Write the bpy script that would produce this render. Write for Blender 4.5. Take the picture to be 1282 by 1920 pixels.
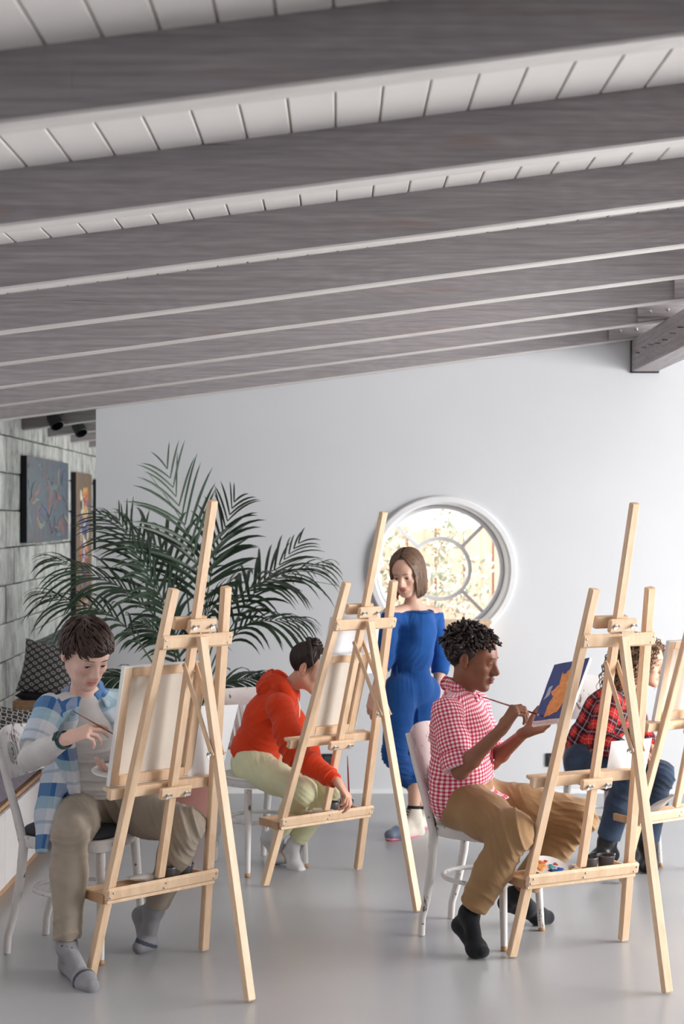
import bpy, math, random
import numpy as np
from math import sin, cos, pi, sqrt, radians
from mathutils import Vector, Matrix

random.seed(7)
rng = np.random.default_rng(7)
scene = bpy.context.scene
COL = scene.collection
for _o in list(bpy.data.objects):
    bpy.data.objects.remove(_o)

# ------------------------------------------------------------------ camera
F, CX, CY, EYE = 2898.5, 640.0, 965.0, 1.75        # focal length and vanishing point in 1282 x 1920 pixels, eye height in m
cam_data = bpy.data.cameras.new('camera')
cam = bpy.data.objects.new('camera', cam_data)
COL.objects.link(cam)
cam.location = (0, 0, EYE)
cam.rotation_euler = (pi/2, 0, 0)
cam_data.sensor_fit = 'VERTICAL'
cam_data.sensor_height = 36.0
cam_data.sensor_width = 36.0
cam_data.lens = F/1920*36.0
cam_data.shift_x = (641-CX)/1920
cam_data.shift_y = (CY-960)/1920
cam_data.clip_end = 200
cam_data.dof.use_dof = True
cam_data.dof.focus_distance = 6.3
cam_data.dof.aperture_fstop = 3.5
scene.camera = cam

# ------------------------------------------------------------------ world, lights, exposure
world = bpy.data.worlds.new('overcast_sky')
scene.world = world
world.use_nodes = True
bg = world.node_tree.nodes['Background']
bg.inputs[0].default_value = (0.97, 0.985, 1.0, 1)
bg.inputs[1].default_value = 1.3

def area_light(name, loc, target, sx, sy, power, color=(1, 1, 1), spread=180):
    d = bpy.data.lights.new(name, 'AREA')
    d.shape = 'RECTANGLE'; d.size = sx; d.size_y = sy; d.energy = power; d.color = color
    d.spread = radians(spread)
    o = bpy.data.objects.new(name, d); COL.objects.link(o)
    o.location = loc
    v = Vector(target)-Vector(loc)
    o.rotation_euler = v.to_track_quat('-Z', 'Y').to_euler()
    return o
# daylight through the long glazed side on the right, outside the frame; the other two are added fills
area_light('daylight_right', (6.3, 5.6, 1.35), (0.6, 3.4, -0.6), 4.6, 2.1, 430, (1.0, 0.995, 0.985))
area_light('fill_front', (1.6, -2.2, 1.3), (0.2, 6.0, 0.7), 3.0, 1.8, 2.5, (1.0, 0.985, 0.96))  # added weak fill for the figures, no window behind the viewer
area_light('fill_passage', (-0.86, 12.4, 1.5), (-2.2, 12.4, 1.3), 4.0, 2.0, 26, (0.98, 1.0, 0.98))  # added unseen fill that brightens the passage and block wall
sun = bpy.data.lights.new('sun', 'SUN'); sun.energy = 9.0; sun.angle = radians(3)
sun_o = bpy.data.objects.new('sun', sun); COL.objects.link(sun_o)
sun_o.rotation_euler = Vector((.62, -.42, .66)).to_track_quat('Z', 'Y').to_euler()      # shines in over the right side, down to the floor outside the frame
sun_o.location = (0, 8, 9)

vs = scene.view_settings
vs.view_transform = 'Standard'; vs.look = 'None'; vs.gamma = 1.0; vs.use_curve_mapping = False
vs.exposure = 0.64
# ------------------------------------------------------------------ helpers
def P(px, py, Z):
    """world point at depth Z seen at photograph pixel (px, py)"""
    return np.array([(px-CX)*Z/F, Z, EYE-(py-CY)*Z/F])

def nrm(v):
    v = np.asarray(v, float); return v/(np.linalg.norm(v)+1e-12)

def tag(o, label=None, cat=None, group=None, kind=None):
    if label: o['label'] = label
    if cat: o['category'] = cat
    if group: o['group'] = group
    if kind: o['kind'] = kind
    return o

def empty(name, loc=(0, 0, 0), label=None, cat=None, group=None, kind=None, rz=0):
    o = bpy.data.objects.new(name, None); COL.objects.link(o)
    o.location = loc; o.rotation_euler = (0, 0, rz); o.empty_display_size = 0.05
    return tag(o, label, cat, group, kind)

class MB:
    """collects boxes, bars, tubes, lathes; build() links them as one mesh object"""
    def __init__(s): s.v = []; s.f = []; s.n = 0; s.mi = []; s.cur = 0
    def add(s, v, f):
        v = np.asarray(v, float).reshape(-1, 3)
        s.v.append(v); s.f += [tuple(int(i)+s.n for i in q) for q in f]; s.mi += [s.cur]*len(f); s.n += len(v)
        return s
    def box(s, c, d, R=None, bev=0.0):
        hx, hy, hz = d[0]/2, d[1]/2, d[2]/2
        if bev <= 0:
            v = np.array([[x, y, z] for x in (-hx, hx) for y in (-hy, hy) for z in (-hz, hz)])
            f = [(0, 1, 3, 2), (4, 6, 7, 5), (0, 4, 5, 1), (2, 3, 7, 6), (0, 2, 6, 4), (1, 5, 7, 3)]
        else:
            b = min(bev, hx*.95, hy*.95, hz*.95); v = []; idx = {}
            for sx in (-1, 1):
                for sy in (-1, 1):
                    for sz in (-1, 1):
                        for a in range(3):
                            p = [sx*(hx-b), sy*(hy-b), sz*(hz-b)]
                            p[a] = (sx*hx, sy*hy, sz*hz)[a]
                            idx[(sx, sy, sz, a)] = len(v); v.append(p)
            f = []
            for a in range(3):
                o = [i for i in range(3) if i != a]
                for sg in (-1, 1):
                    q = []
                    for (p1, p2) in ((-1, -1), (1, -1), (1, 1), (-1, 1)):
                        k = [0, 0, 0]; k[a] = sg; k[o[0]] = p1; k[o[1]] = p2; q.append(idx[(*k, a)])
                    f.append(q)
            for a in range(3):
                o = [i for i in range(3) if i != a]
                for p1 in (-1, 1):
                    for p2 in (-1, 1):
                        k0 = [0, 0, 0]; k1 = [0, 0, 0]
                        k0[a] = -1; k1[a] = 1
                        for k in (k0, k1): k[o[0]] = p1; k[o[1]] = p2
                        f.append([idx[(*k0, o[0])], idx[(*k1, o[0])], idx[(*k1, o[1])], idx[(*k0, o[1])]])
            for sx in (-1, 1):
                for sy in (-1, 1):
                    for sz in (-1, 1):
                        f.append([idx[(sx, sy, sz, 0)], idx[(sx, sy, sz, 1)], idx[(sx, sy, sz, 2)]])
            v = np.array(v)
            ff = []
            for q in f:
                p = v[list(q)]; nn = np.cross(p[1]-p[0], p[2]-p[0])
                ff.append(tuple(q) if nn @ p.mean(0) > 0 else tuple(q[::-1]))
            f = ff
        if R is not None: v = v @ np.asarray(R, float).T
        return s.add(v+np.asarray(c, float), f)
    def bar(s, a, b, w, d, side, bev=0.003, ext=0.0):
        """rectangular bar from a to b, w wide along side, d thick across"""
        a = np.asarray(a, float); b = np.asarray(b, float); z = nrm(b-a)
        x = nrm(np.asarray(side, float)-z*np.dot(side, z)); y = np.cross(z, x)
        L = np.linalg.norm(b-a)+2*ext
        return s.box((a+b)/2, (w, d, L), np.column_stack([x, y, z]), bev)
    def tube(s, pts, r, n=8, caps=True, flat=None):
        pts = np.asarray(pts, float); m = len(pts)
        r = np.full(m, r, float) if np.isscalar(r) else np.asarray(r, float)
        T = np.gradient(pts, axis=0); T /= (np.linalg.norm(T, axis=1)[:, None]+1e-12)
        ref = np.array([0, 0, 1.]) if abs(T[0][2]) < .9 else np.array([1., 0, 0])
        u = nrm(np.cross(T[0], ref)); V = []
        ang = np.arange(n)*2*pi/n
        for i in range(m):
            u = nrm(u-T[i]*np.dot(u, T[i])); w = np.cross(T[i], u)
            V.append(pts[i]+r[i]*(np.cos(ang)[:, None]*u+(flat or 1)*np.sin(ang)[:, None]*w))
        f = [(i*n+j, i*n+(j+1) % n, (i+1)*n+(j+1) % n, (i+1)*n+j) for i in range(m-1) for j in range(n)]
        if caps: f += [tuple(range(n))[::-1], tuple((m-1)*n+j for j in range(n))]
        return s.add(np.vstack(V), f)
    def lathe(s, prof, c=(0, 0, 0), n=24, axis=None, closed=False):
        prof = list(prof); V = []; ang = np.arange(n)*2*pi/n
        for r, z in prof: V.append(np.column_stack([r*np.cos(ang), r*np.sin(ang), np.full(n, z)]))
        V = np.vstack(V); m = len(prof); f = []
        for i in range(m-1 if not closed else m):
            k = (i+1) % m
            f += [(i*n+j, i*n+(j+1) % n, k*n+(j+1) % n, k*n+j) for j in range(n)]
        if not closed:
            if prof[0][0] > 1e-6: f.append(tuple(range(n))[::-1])
            if prof[-1][0] > 1e-6: f.append(tuple((m-1)*n+j for j in range(n)))
        if axis is not None:
            z = nrm(axis); x = nrm(np.cross([0.3, 1, 0.2], z)); y = np.cross(z, x)
            V = V @ np.column_stack([x, y, z]).T
        return s.add(V+np.asarray(c, float), f)
    def prism(s, poly, axis_o, ax, ay, az, depth):
        """extrude 2-D polygon (counter-clockwise) by depth along az"""
        poly = np.asarray(poly, float); n = len(poly)
        ax, ay, az = map(lambda q: np.asarray(q, float), (ax, ay, az)); o = np.asarray(axis_o, float)
        b = o+poly[:, :1]*ax+poly[:, 1:]*ay; t = b+az*depth
        f = [tuple(range(n))[::-1], tuple(range(n, 2*n))]+[(i, (i+1) % n, n+(i+1) % n, n+i) for i in range(n)]
        return s.add(np.vstack([b, t]), f)
    def mesh(s, name, mats, smooth=False, autos=None):
        me = bpy.data.meshes.new(name)
        v = np.vstack(s.v) if s.v else np.zeros((0, 3))
        me.from_pydata(v.tolist(), [], s.f)
        mats = mats if isinstance(mats, (list, tuple)) else [mats]
        for m in mats: me.materials.append(m)
        if len(mats) > 1: me.polygons.foreach_set('material_index', s.mi)
        if smooth:
            me.polygons.foreach_set('use_smooth', [True]*len(me.polygons))
            if autos: me.set_sharp_from_angle(angle=radians(autos))
        me.update(); return me
    def build(s, name, mats, parent=None, smooth=False, autos=None, world=True):
        """vertices given in world coordinates; the parent's transform is taken off"""
        me = s.mesh(name, mats, smooth, autos)
        o = bpy.data.objects.new(name, me); COL.objects.link(o)
        if parent is not None:
            o.parent = parent
            if world: o.matrix_parent_inverse = wmat(parent).inverted()
        return o

def wmat(o):
    m = o.matrix_basis.copy()
    if o.parent: m = wmat(o.parent) @ o.matrix_parent_inverse @ m
    return m

def copy_tree(o, parent=None):
    c = o.copy(); COL.objects.link(c)
    if parent is not None: c.parent = parent
    for ch in list(o.children): copy_tree(ch, c)
    return c

def tone(name, vals):
    return vals

# ------------------------------------------------------------------ materials
def new_mat(name):
    m = bpy.data.materials.new(name); m.use_nodes = True
    nt = m.node_tree; b = nt.nodes['Principled BSDF']
    return m, nt, b
def N(nt, t, **k):
    n = nt.nodes.new(t)
    for a, v in k.items(): setattr(n, a, v)
    return n
def L(nt, a, b): nt.links.new(a, b)
def lin(c):
    """sRGB 0-255 to linear"""
    return tuple((x/255/12.92 if x/255 <= .04045 else ((x/255+.055)/1.055)**2.4) for x in c)+(1.0,)
def mixc(nt, fac, a, b, mode='MIX'):
    m = N(nt, 'ShaderNodeMix', data_type='RGBA', blend_type=mode)
    for s, v in ((m.inputs[0], fac), (m.inputs[6], a), (m.inputs[7], b)):
        if hasattr(v, 'is_linked') or hasattr(v, 'links'): L(nt, v, s)
        else: s.default_value = v
    return m.outputs[2]
def mth(nt, op, a, b=None, c=None, clamp=False):
    m = N(nt, 'ShaderNodeMath', operation=op); m.use_clamp = clamp
    for i, v in enumerate((a, b, c)):
        if v is None: continue
        if hasattr(v, 'links'): L(nt, v, m.inputs[i])
        else: m.inputs[i].default_value = v
    return m.outputs[0]
def ramp(nt, fac, stops):
    r = N(nt, 'ShaderNodeValToRGB'); L(nt, fac, r.inputs[0])
    el = r.color_ramp.elements
    while len(el) < len(stops): el.new(0.5)
    for e, (p, c) in zip(el, stops): e.position = p; e.color = c
    return r.outputs[0]
def noise(nt, vec, scale, detail=4, rough=.55, dist=0):
    n = N(nt, 'ShaderNodeTexNoise'); n.inputs['Scale'].default_value = scale
    n.inputs['Detail'].default_value = detail; n.inputs['Roughness'].default_value = rough
    n.inputs['Distortion'].default_value = dist
    if vec is not None: L(nt, vec, n.inputs['Vector'])
    return n.outputs['Fac']
def coords(nt, scale=(1, 1, 1), kind='Object', rot=(0, 0, 0)):
    t = N(nt, 'ShaderNodeTexCoord'); m = N(nt, 'ShaderNodeMapping')
    m.inputs['Scale'].default_value = scale; m.inputs['Rotation'].default_value = rot
    L(nt, t.outputs[kind], m.inputs[0]); return m.outputs[0]
def bump(nt, b, h, strength=.3, dist=.01):
    n = N(nt, 'ShaderNodeBump'); n.inputs['Strength'].default_value = strength
    n.inputs['Distance'].default_value = dist; L(nt, h, n.inputs['Height']); L(nt, n.outputs[0], b.inputs['Normal'])
def plain(name, c, rough=.6, metal=0, var=.08, scale=12, bmp=0, bscale=80, spec=.5):
    m, nt, b = new_mat(name); c = lin(c)
    co = coords(nt); f = noise(nt, co, scale)
    d = tuple(x*(1-var) for x in c[:3])+(1,); e = tuple(min(1, x*(1+var)) for x in c[:3])+(1,)
    L(nt, ramp(nt, f, [(.3, d), (.7, e)]), b.inputs['Base Color'])
    b.inputs['Roughness'].default_value = rough; b.inputs['Metallic'].default_value = metal
    b.inputs['Specular IOR Level'].default_value = spec
    if bmp: bump(nt, b, noise(nt, co, bscale), bmp, .004)
    return m
def wood(name, light, dark, axis_scale=(30, 30, 2.5), rough=.5, kn=.0, bmp=.12):
    m, nt, b = new_mat(name)
    oi = N(nt, 'ShaderNodeObjectInfo'); tc = N(nt, 'ShaderNodeTexCoord')
    ad = N(nt, 'ShaderNodeVectorMath', operation='ADD'); L(nt, tc.outputs['Object'], ad.inputs[0])
    sc = N(nt, 'ShaderNodeVectorMath', operation='SCALE'); cb = N(nt, 'ShaderNodeCombineXYZ')
    for i in range(3): L(nt, oi.outputs['Random'], cb.inputs[i])
    L(nt, cb.outputs[0], sc.inputs[0]); sc.inputs['Scale'].default_value = 13
    L(nt, sc.outputs[0], ad.inputs[1])
    mp = N(nt, 'ShaderNodeMapping'); mp.inputs['Scale'].default_value = axis_scale; L(nt, ad.outputs[0], mp.inputs[0])
    g = noise(nt, mp.outputs[0], 1.0, 6, .6, .6); g2 = noise(nt, ad.outputs[0], 3.0, 2)
    c1 = ramp(nt, g, [(.3, lin(dark)), (.62, lin(light))])
    dk = tuple(x*.88 for x in lin(light)[:3])+(1,)
    c2 = mixc(nt, mth(nt, 'MULTIPLY', g2, .45), c1, dk)
    L(nt, c2, b.inputs['Base Color']); b.inputs['Roughness'].default_value = rough
    bump(nt, b, g, bmp, .003)
    return m

M = {}
M['pine'] = wood('pine_wood', (230, 200, 168), (213, 175, 138), (28, 28, 3), .48)
M['pine_end'] = wood('pine_wood_warm', (196, 158, 122), (176, 136, 100), (20, 20, 6), .55)
M['wall'] = plain('painted_plaster', (216, 218, 221), .75, var=.015, scale=2, bmp=.06, bscale=120, spec=.25)
M['white'] = plain('white_lacquer', (238, 239, 240), .4, var=.01)
M['plastic_dark'] = plain('black_plastic', (32, 36, 40), .45)
M['steel'] = plain('zinc_steel', (190, 190, 188), .28, metal=1, var=.1)
M['canvas_white'] = plain('primed_canvas_edge', (236, 234, 232), .8, var=.02, scale=30, bmp=.15, bscale=400)
M['canvas_back'] = plain('raw_canvas_back', (226, 217, 206), .9, var=.04, scale=8, bmp=.2, bscale=500)
M['paper'] = plain('white_paper', (240, 241, 245), .7, var=.008)
M['black_cup'] = plain('dark_paint_cup', (104, 104, 108), .35, metal=.5)
M['cup_fluid'] = plain('murky_rinse_water', (70, 52, 48), .12)
M['terracotta'] = plain('pink_terracotta', (196, 140, 130), .7, var=.06, scale=6)
M['soil'] = plain('dark_soil', (42, 30, 24), .95, var=.4, scale=60, bmp=.8, bscale=60)
M['red_brush'] = plain('dark_red_lacquer', (120, 30, 36), .25)
M['bristle'] = plain('brush_bristle', (60, 70, 140), .6)
M['bristle_brown'] = plain('brown_bristle', (90, 60, 40), .6)
M['brown_handle'] = plain('brown_brush_handle', (112, 66, 44), .3)
M['cushion_dark'] = plain('dark_grey_cushion', (50, 53, 60), .85, var=.1, bmp=.2, bscale=300)
M['bench_fabric'] = plain('mauve_grey_bench_fabric', (112, 104, 114), .9, var=.16, scale=26, bmp=.3, bscale=160)
M['bench_white'] = plain('bench_white_panel', (226, 222, 222), .5, var=.015)
M['gold'] = plain('brass_earring', (190, 160, 100), .3, metal=1)

def floor_mat():
    m, nt, b = new_mat('poured_grey_floor')
    co = coords(nt); f = noise(nt, co, .9, 3); g = noise(nt, co, 9, 5)
    c = ramp(nt, f, [(.3, lin((170, 171, 173))), (.7, lin((178, 179, 181)))])
    L(nt, c, b.inputs['Base Color'])
    b.inputs['Roughness'].default_value = .27
    b.inputs['Specular IOR Level'].default_value = .5
    return m
M['floor'] = floor_mat()

def beam_mat(name, base, warm):
    """grey washed timber, long grain along x, knots and rubbed warm streaks"""
    m, nt, b = new_mat(name)
    oi = N(nt, 'ShaderNodeObjectInfo'); tc = N(nt, 'ShaderNodeTexCoord')
    cb = N(nt, 'ShaderNodeCombineXYZ')
    for i in range(3): L(nt, mth(nt, 'MULTIPLY', oi.outputs['Random'], 17+9*i), cb.inputs[i])
    ad = N(nt, 'ShaderNodeVectorMath', operation='ADD'); L(nt, tc.outputs['Object'], ad.inputs[0]); L(nt, cb.outputs[0], ad.inputs[1])
    def mp(s):
        q = N(nt, 'ShaderNodeMapping'); q.inputs['Scale'].default_value = s; L(nt, ad.outputs[0], q.inputs[0]); return q.outputs[0]
    # knots warp the grain
    vo = N(nt, 'ShaderNodeTexVoronoi'); vo.inputs['Scale'].default_value = 1.0; L(nt, mp((1.1, 5, 5)), vo.inputs['Vector'])
    kn = mth(nt, 'SUBTRACT', 1.0, mth(nt, 'MULTIPLY', vo.outputs['Distance'], 4.5), clamp=True)
    g0 = noise(nt, mp((1.0, 14, 14)), 1.0, 3)
    ph = mth(nt, 'ADD', mth(nt, 'MULTIPLY', g0, 9), mth(nt, 'MULTIPLY', vo.outputs['Distance'], 22))
    ring = mth(nt, 'SINE', mth(nt, 'MULTIPLY', ph, 3.0))
    grain = noise(nt, mp((3, 90, 90)), 1.0, 4, .65)
    st = noise(nt, mp((.9, 10, 10)), 1.3, 5, .6, .4)
    c = ramp(nt, grain, [(.3, tuple(x*.66 for x in lin(base)[:3])+(1,)), (.7, lin(base))])
    c = mixc(nt, mth(nt, 'MULTIPLY', mth(nt, 'MULTIPLY_ADD', ring, .5, .5), .17), c, lin(tuple(x*.75 for x in base)))
    c = mixc(nt, ramp(nt, st, [(.60, (0, 0, 0, 1)), (.74, (.5, .5, .5, 1))]), c, lin(warm))
    c = mixc(nt, ramp(nt, kn, [(.55, (0, 0, 0, 1)), (.9, (.55, .55, .55, 1))]), c, lin(warm))
    crack = noise(nt, mp((.8, 60, 60)), 1.0, 2, .5, .3)
    c = mixc(nt, ramp(nt, crack, [(.735, (0, 0, 0, 1)), (.76, (.7, .7, .7, 1))]), c, lin((84, 64, 56)))
    L(nt, c, b.inputs['Base Color']); b.inputs['Roughness'].default_value = .7
    b.inputs['Specular IOR Level'].default_value = .25
    bump(nt, b, mth(nt, 'ADD', grain, mth(nt, 'MULTIPLY', ring, .25)), .25, .004)
    return m
M['beam'] = beam_mat('grey_washed_beam', (176, 170, 172), (160, 122, 104))
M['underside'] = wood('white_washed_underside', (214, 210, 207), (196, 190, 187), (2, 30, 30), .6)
M['plank'] = plain('white_ceiling_board', (224, 219, 216), .6, var=.03, scale=5, bmp=.05)
M['plank_gap'] = plain('board_groove', (196, 172, 158), .8)

def block_mat():
    m, nt, b = new_mat('weathered_concrete_block')
    oi = N(nt, 'ShaderNodeObjectInfo'); tc = N(nt, 'ShaderNodeTexCoord'); cb = N(nt, 'ShaderNodeCombineXYZ')
    for i in range(3): L(nt, mth(nt, 'MULTIPLY', oi.outputs['Random'], 11+7*i), cb.inputs[i])
    ad = N(nt, 'ShaderNodeVectorMath', operation='ADD'); L(nt, tc.outputs['Object'], ad.inputs[0]); L(nt, cb.outputs[0], ad.inputs[1])
    mp = N(nt, 'ShaderNodeMapping'); mp.inputs['Scale'].default_value = (3, 4, 2.6); L(nt, ad.outputs[0], mp.inputs[0])
    f = noise(nt, mp.outputs[0], 1.6, 8, .68, .4); g = noise(nt, ad.outputs[0], 40, 4)
    c = ramp(nt, f, [(.33, lin((136, 137, 134))), (.46, lin((184, 185, 182))), (.60, lin((214, 214, 211)))])
    c = mixc(nt, ramp(nt, g, [(.62, (0, 0, 0, 1)), (.75, (.5, .5, .5, 1))]), c, lin((110, 114, 110)))
    L(nt, c, b.inputs['Base Color']); b.inputs['Roughness'].default_value = .9
    bump(nt, b, mth(nt, 'ADD', f, mth(nt, 'MULTIPLY', g, .4)), .5, .012)
    return m
M['block'] = block_mat()
M['mortar'] = plain('dark_mortar_joint', (74, 76, 72), .95, var=.3, scale=30)

def peel_mat(name, top=(226, 222, 220), under=(104, 84, 72), amount=.595):
    """white chair paint, chipped to the wood in small patches"""
    m, nt, b = new_mat(name); co = coords(nt)
    f = noise(nt, coords(nt, (1, 1, .45)), 34, 6, .7, .3); g = noise(nt, co, 5, 3)
    k = mth(nt, 'ADD', mth(nt, 'MULTIPLY', f, .72), mth(nt, 'MULTIPLY', g, .28))
    k = ramp(nt, k, [(amount-.01, (0, 0, 0, 1)), (amount+.02, (1, 1, 1, 1))])
    c = mixc(nt, k, ramp(nt, g, [(.3, lin(tuple(x*.95 for x in top))), (.7, lin(top))]), lin(under))
    L(nt, c, b.inputs['Base Color']); b.inputs['Roughness'].default_value = .5
    bump(nt, b, mth(nt, 'SUBTRACT', 1.0, k), .3, .002)
    return m
M['peel'] = peel_mat('chipped_white_paint')
M['peel_pink'] = peel_mat('chipped_blush_paint', (190, 168, 166), (90, 66, 60), .57)

# ------------------------------------------------------------------ implicit surfaces for figures and clothes
class SDF:
    """smooth union of tapered capsules and ellipsoids, meshed as one continuous surface"""
    def __init__(s): s.p = []
    def cone(s, a, b, ra, rb, k=.02, sq=None, fa=False, fb=False, sub=False):
        s.p.append(('c', np.asarray(a, float), np.asarray(b, float), ra, rb, k, sq, fa, fb, sub)); return s
    def chain(s, pts, rs, k=.02, sq=None, fb=False, fa=False):
        for i in range(len(pts)-1):
            s.cone(pts[i], pts[i+1], rs[i], rs[i+1], k, sq, fa=(fa and i == 0), fb=(fb and i == len(pts)-2))
        return s
    def ell(s, c, r, R=None, k=.02, sub=False):
        s.p.append(('e', np.asarray(c, float), np.asarray(r, float)*np.ones(3), None if R is None else np.asarray(R, float), k, sub)); return s
    def cut(s, c, n, rad):
        """removes what lies beyond the plane (c, n) within rad of c"""
        s.p.append(('x', np.asarray(c, float), nrm(n), rad)); return s
    def bb(s, p, m=0.0):
        if p[0] == 'c':
            r = max(p[3], p[4])+m
            return np.minimum(p[1], p[2])-r, np.maximum(p[1], p[2])+r
        if p[0] == 'e':
            r = p[2].max() if p[3] is not None else p[2]
            return p[1]-r-m, p[1]+r+m
        return p[1]-p[3], p[1]+p[3]
    def mesh(s, h, fine=(), smooth=1, shell=None, func=None):
        lo = np.min([s.bb(p)[0] for p in s.p if p[0] != 'x' and not p[-1] is True], axis=0)-2.2*h
        hi = np.max([s.bb(p)[1] for p in s.p if p[0] != 'x' and not p[-1] is True], axis=0)+2.2*h
        ax = []
        for a in range(3):
            x = [lo[a]]
            while x[-1] < hi[a]:
                st = h
                for c, hs, hf in fine:
                    if c[a]-hs-h < x[-1] < c[a]+hs: st = min(st, hf)
                x.append(x[-1]+st)
            ax.append(np.array(x, np.float32))
        X, Y, Z = ax
        D = np.full((len(X), len(Y), len(Z)), 1.0, np.float32)
        for p in s.p:
            k = {'c': 5, 'e': 4}.get(p[0]); k = p[k] if k else 0
            l, u = s.bb(p, k+2.5*h)
            i0, i1 = np.searchsorted(X, [l[0], u[0]]); j0, j1 = np.searchsorted(Y, [l[1], u[1]]); k0, k1 = np.searchsorted(Z, [l[2], u[2]])
            if i1 <= i0 or j1 <= j0 or k1 <= k0: continue
            x = X[i0:i1, None, None]; y = Y[None, j0:j1, None]; z = Z[None, None, k0:k1]
            sub = D[i0:i1, j0:j1, k0:k1]
            if p[0] == 'c':
                _, a, b, ra, rb, kk, sq, fa, fb, neg = p
                ab = b-a; l2 = float(ab@ab)+1e-12
                t0 = ((x-a[0])*ab[0]+(y-a[1])*ab[1]+(z-a[2])*ab[2])/l2
                t = np.clip(t0, 0, 1)
                wx = x-a[0]-t*ab[0]; wy = y-a[1]-t*ab[1]; wz = z-a[2]-t*ab[2]
                d2 = wx*wx+wy*wy+wz*wz
                if sq is not None:
                    n, fct = sq; c = wx*n[0]+wy*n[1]+wz*n[2]; d2 = d2+c*c*(fct*fct-1)
                d = np.sqrt(d2)-(ra+(rb-ra)*t)
                if fb: d = np.maximum(d, (t0-1)*sqrt(l2))
                if fa: d = np.maximum(d, -t0*sqrt(l2))
            elif p[0] == 'e':
                _, c, r, R, kk, neg = p
                qx, qy, qz = x-c[0], y-c[1], z-c[2]
                if R is not None:
                    qx, qy, qz = (qx*R[0, 0]+qy*R[1, 0]+qz*R[2, 0], qx*R[0, 1]+qy*R[1, 1]+qz*R[2, 1], qx*R[0, 2]+qy*R[1, 2]+qz*R[2, 2])
                k0_ = np.sqrt((qx/r[0])**2+(qy/r[1])**2+(qz/r[2])**2)
                k1_ = np.sqrt((qx/r[0]**2)**2+(qy/r[1]**2)**2+(qz/r[2]**2)**2)+1e-6
                d = k0_*(k0_-1)/k1_
            else:
                _, c, n, rad = p
                dd = (x-c[0])*n[0]+(y-c[1])*n[1]+(z-c[2])*n[2]
                inside = ((x-c[0])**2+(y-c[1])**2+(z-c[2])**2) < rad*rad
                sub[...] = np.where(inside, np.maximum(sub, dd), sub); continue
            if neg:
                hh = np.maximum(kk-np.abs(-d-sub), 0)/kk
                sub[...] = np.maximum(sub, -d)+hh*hh*kk*.25
            else:
                hh = np.maximum(kk-np.abs(d-sub), 0)/kk
                sub[...] = np.minimum(sub, d)-hh*hh*kk*.25
        if func is not None: D = func(D, X, Y, Z)
        return surface_nets(D, X, Y, Z, smooth)

def surface_nets(D, X, Y, Z, smooth):
    S = D < 0; shp = np.array(D.shape)-1; ncell = int(shp.prod())
    AX = (X, Y, Z); parts = []; quads_raw = []
    for a in range(3):
        s0 = [slice(None)]*3; s1 = [slice(None)]*3; s0[a] = slice(0, -1); s1[a] = slice(1, None)
        A0, A1 = S[tuple(s0)], S[tuple(s1)]
        idx = np.argwhere(A0 != A1)
        if not len(idx): continue
        i1 = idx.copy(); i1[:, a] += 1
        d0 = D[idx[:, 0], idx[:, 1], idx[:, 2]]; d1 = D[i1[:, 0], i1[:, 1], i1[:, 2]]
        t = d0/(d0-d1)
        pos = np.column_stack([AX[q][idx[:, q]] for q in range(3)]).astype(np.float64)
        pos[:, a] += t*(AX[a][i1[:, a]]-AX[a][idx[:, a]])
        o = [q for q in range(3) if q != a]
        ok = (idx[:, o[0]] > 0) & (idx[:, o[1]] > 0) & (idx[:, o[0]] < shp[o[0]]) & (idx[:, o[1]] < shp[o[1]])
        idx, pos, sg = idx[ok], pos[ok], S[tuple(idx[ok].T)]
        cells = []
        for da, db in ((-1, -1), (0, -1), (0, 0), (-1, 0)):
            c = idx.copy(); c[:, o[0]] += da; c[:, o[1]] += db
            cells.append((c[:, 0]*shp[1]+c[:, 1])*shp[2]+c[:, 2])
        q = np.column_stack(cells)
        flip = sg if a != 1 else ~sg
        q = np.where(flip[:, None], q, q[:, ::-1])
        quads_raw.append(q)
        for c in cells: parts.append((c, pos))
    cid = np.concatenate([p[0] for p in parts]); pos = np.concatenate([p[1] for p in parts])
    u, inv = np.unique(cid, return_inverse=True); n = len(u)
    cnt = np.bincount(inv, minlength=n)
    V = np.column_stack([np.bincount(inv, pos[:, q], n)/cnt for q in range(3)])
    Q = np.searchsorted(u, np.vstack(quads_raw))
    E_ = np.vstack([Q[:, [0, 1]], Q[:, [1, 2]], Q[:, [2, 3]], Q[:, [3, 0]]])
    for it in range(smooth):
        W = np.zeros_like(V); c = np.bincount(np.concatenate([E_[:, 0], E_[:, 1]]), minlength=n)
        for q in range(3):
            W[:, q] = np.bincount(E_[:, 0], V[E_[:, 1], q], n)+np.bincount(E_[:, 1], V[E_[:, 0], q], n)
        V = V*.5+.5*W/np.maximum(c, 1)[:, None]
    return V, Q

def vnormals(V, Q):
    n = np.cross(V[Q[:, 2]]-V[Q[:, 0]], V[Q[:, 3]]-V[Q[:, 1]]); out = np.zeros_like(V)
    for c in range(4):
        for q in range(3): out[:, q] += np.bincount(Q[:, c], n[:, q], len(V))
    return out/(np.linalg.norm(out, axis=1)[:, None]+1e-12)

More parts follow.
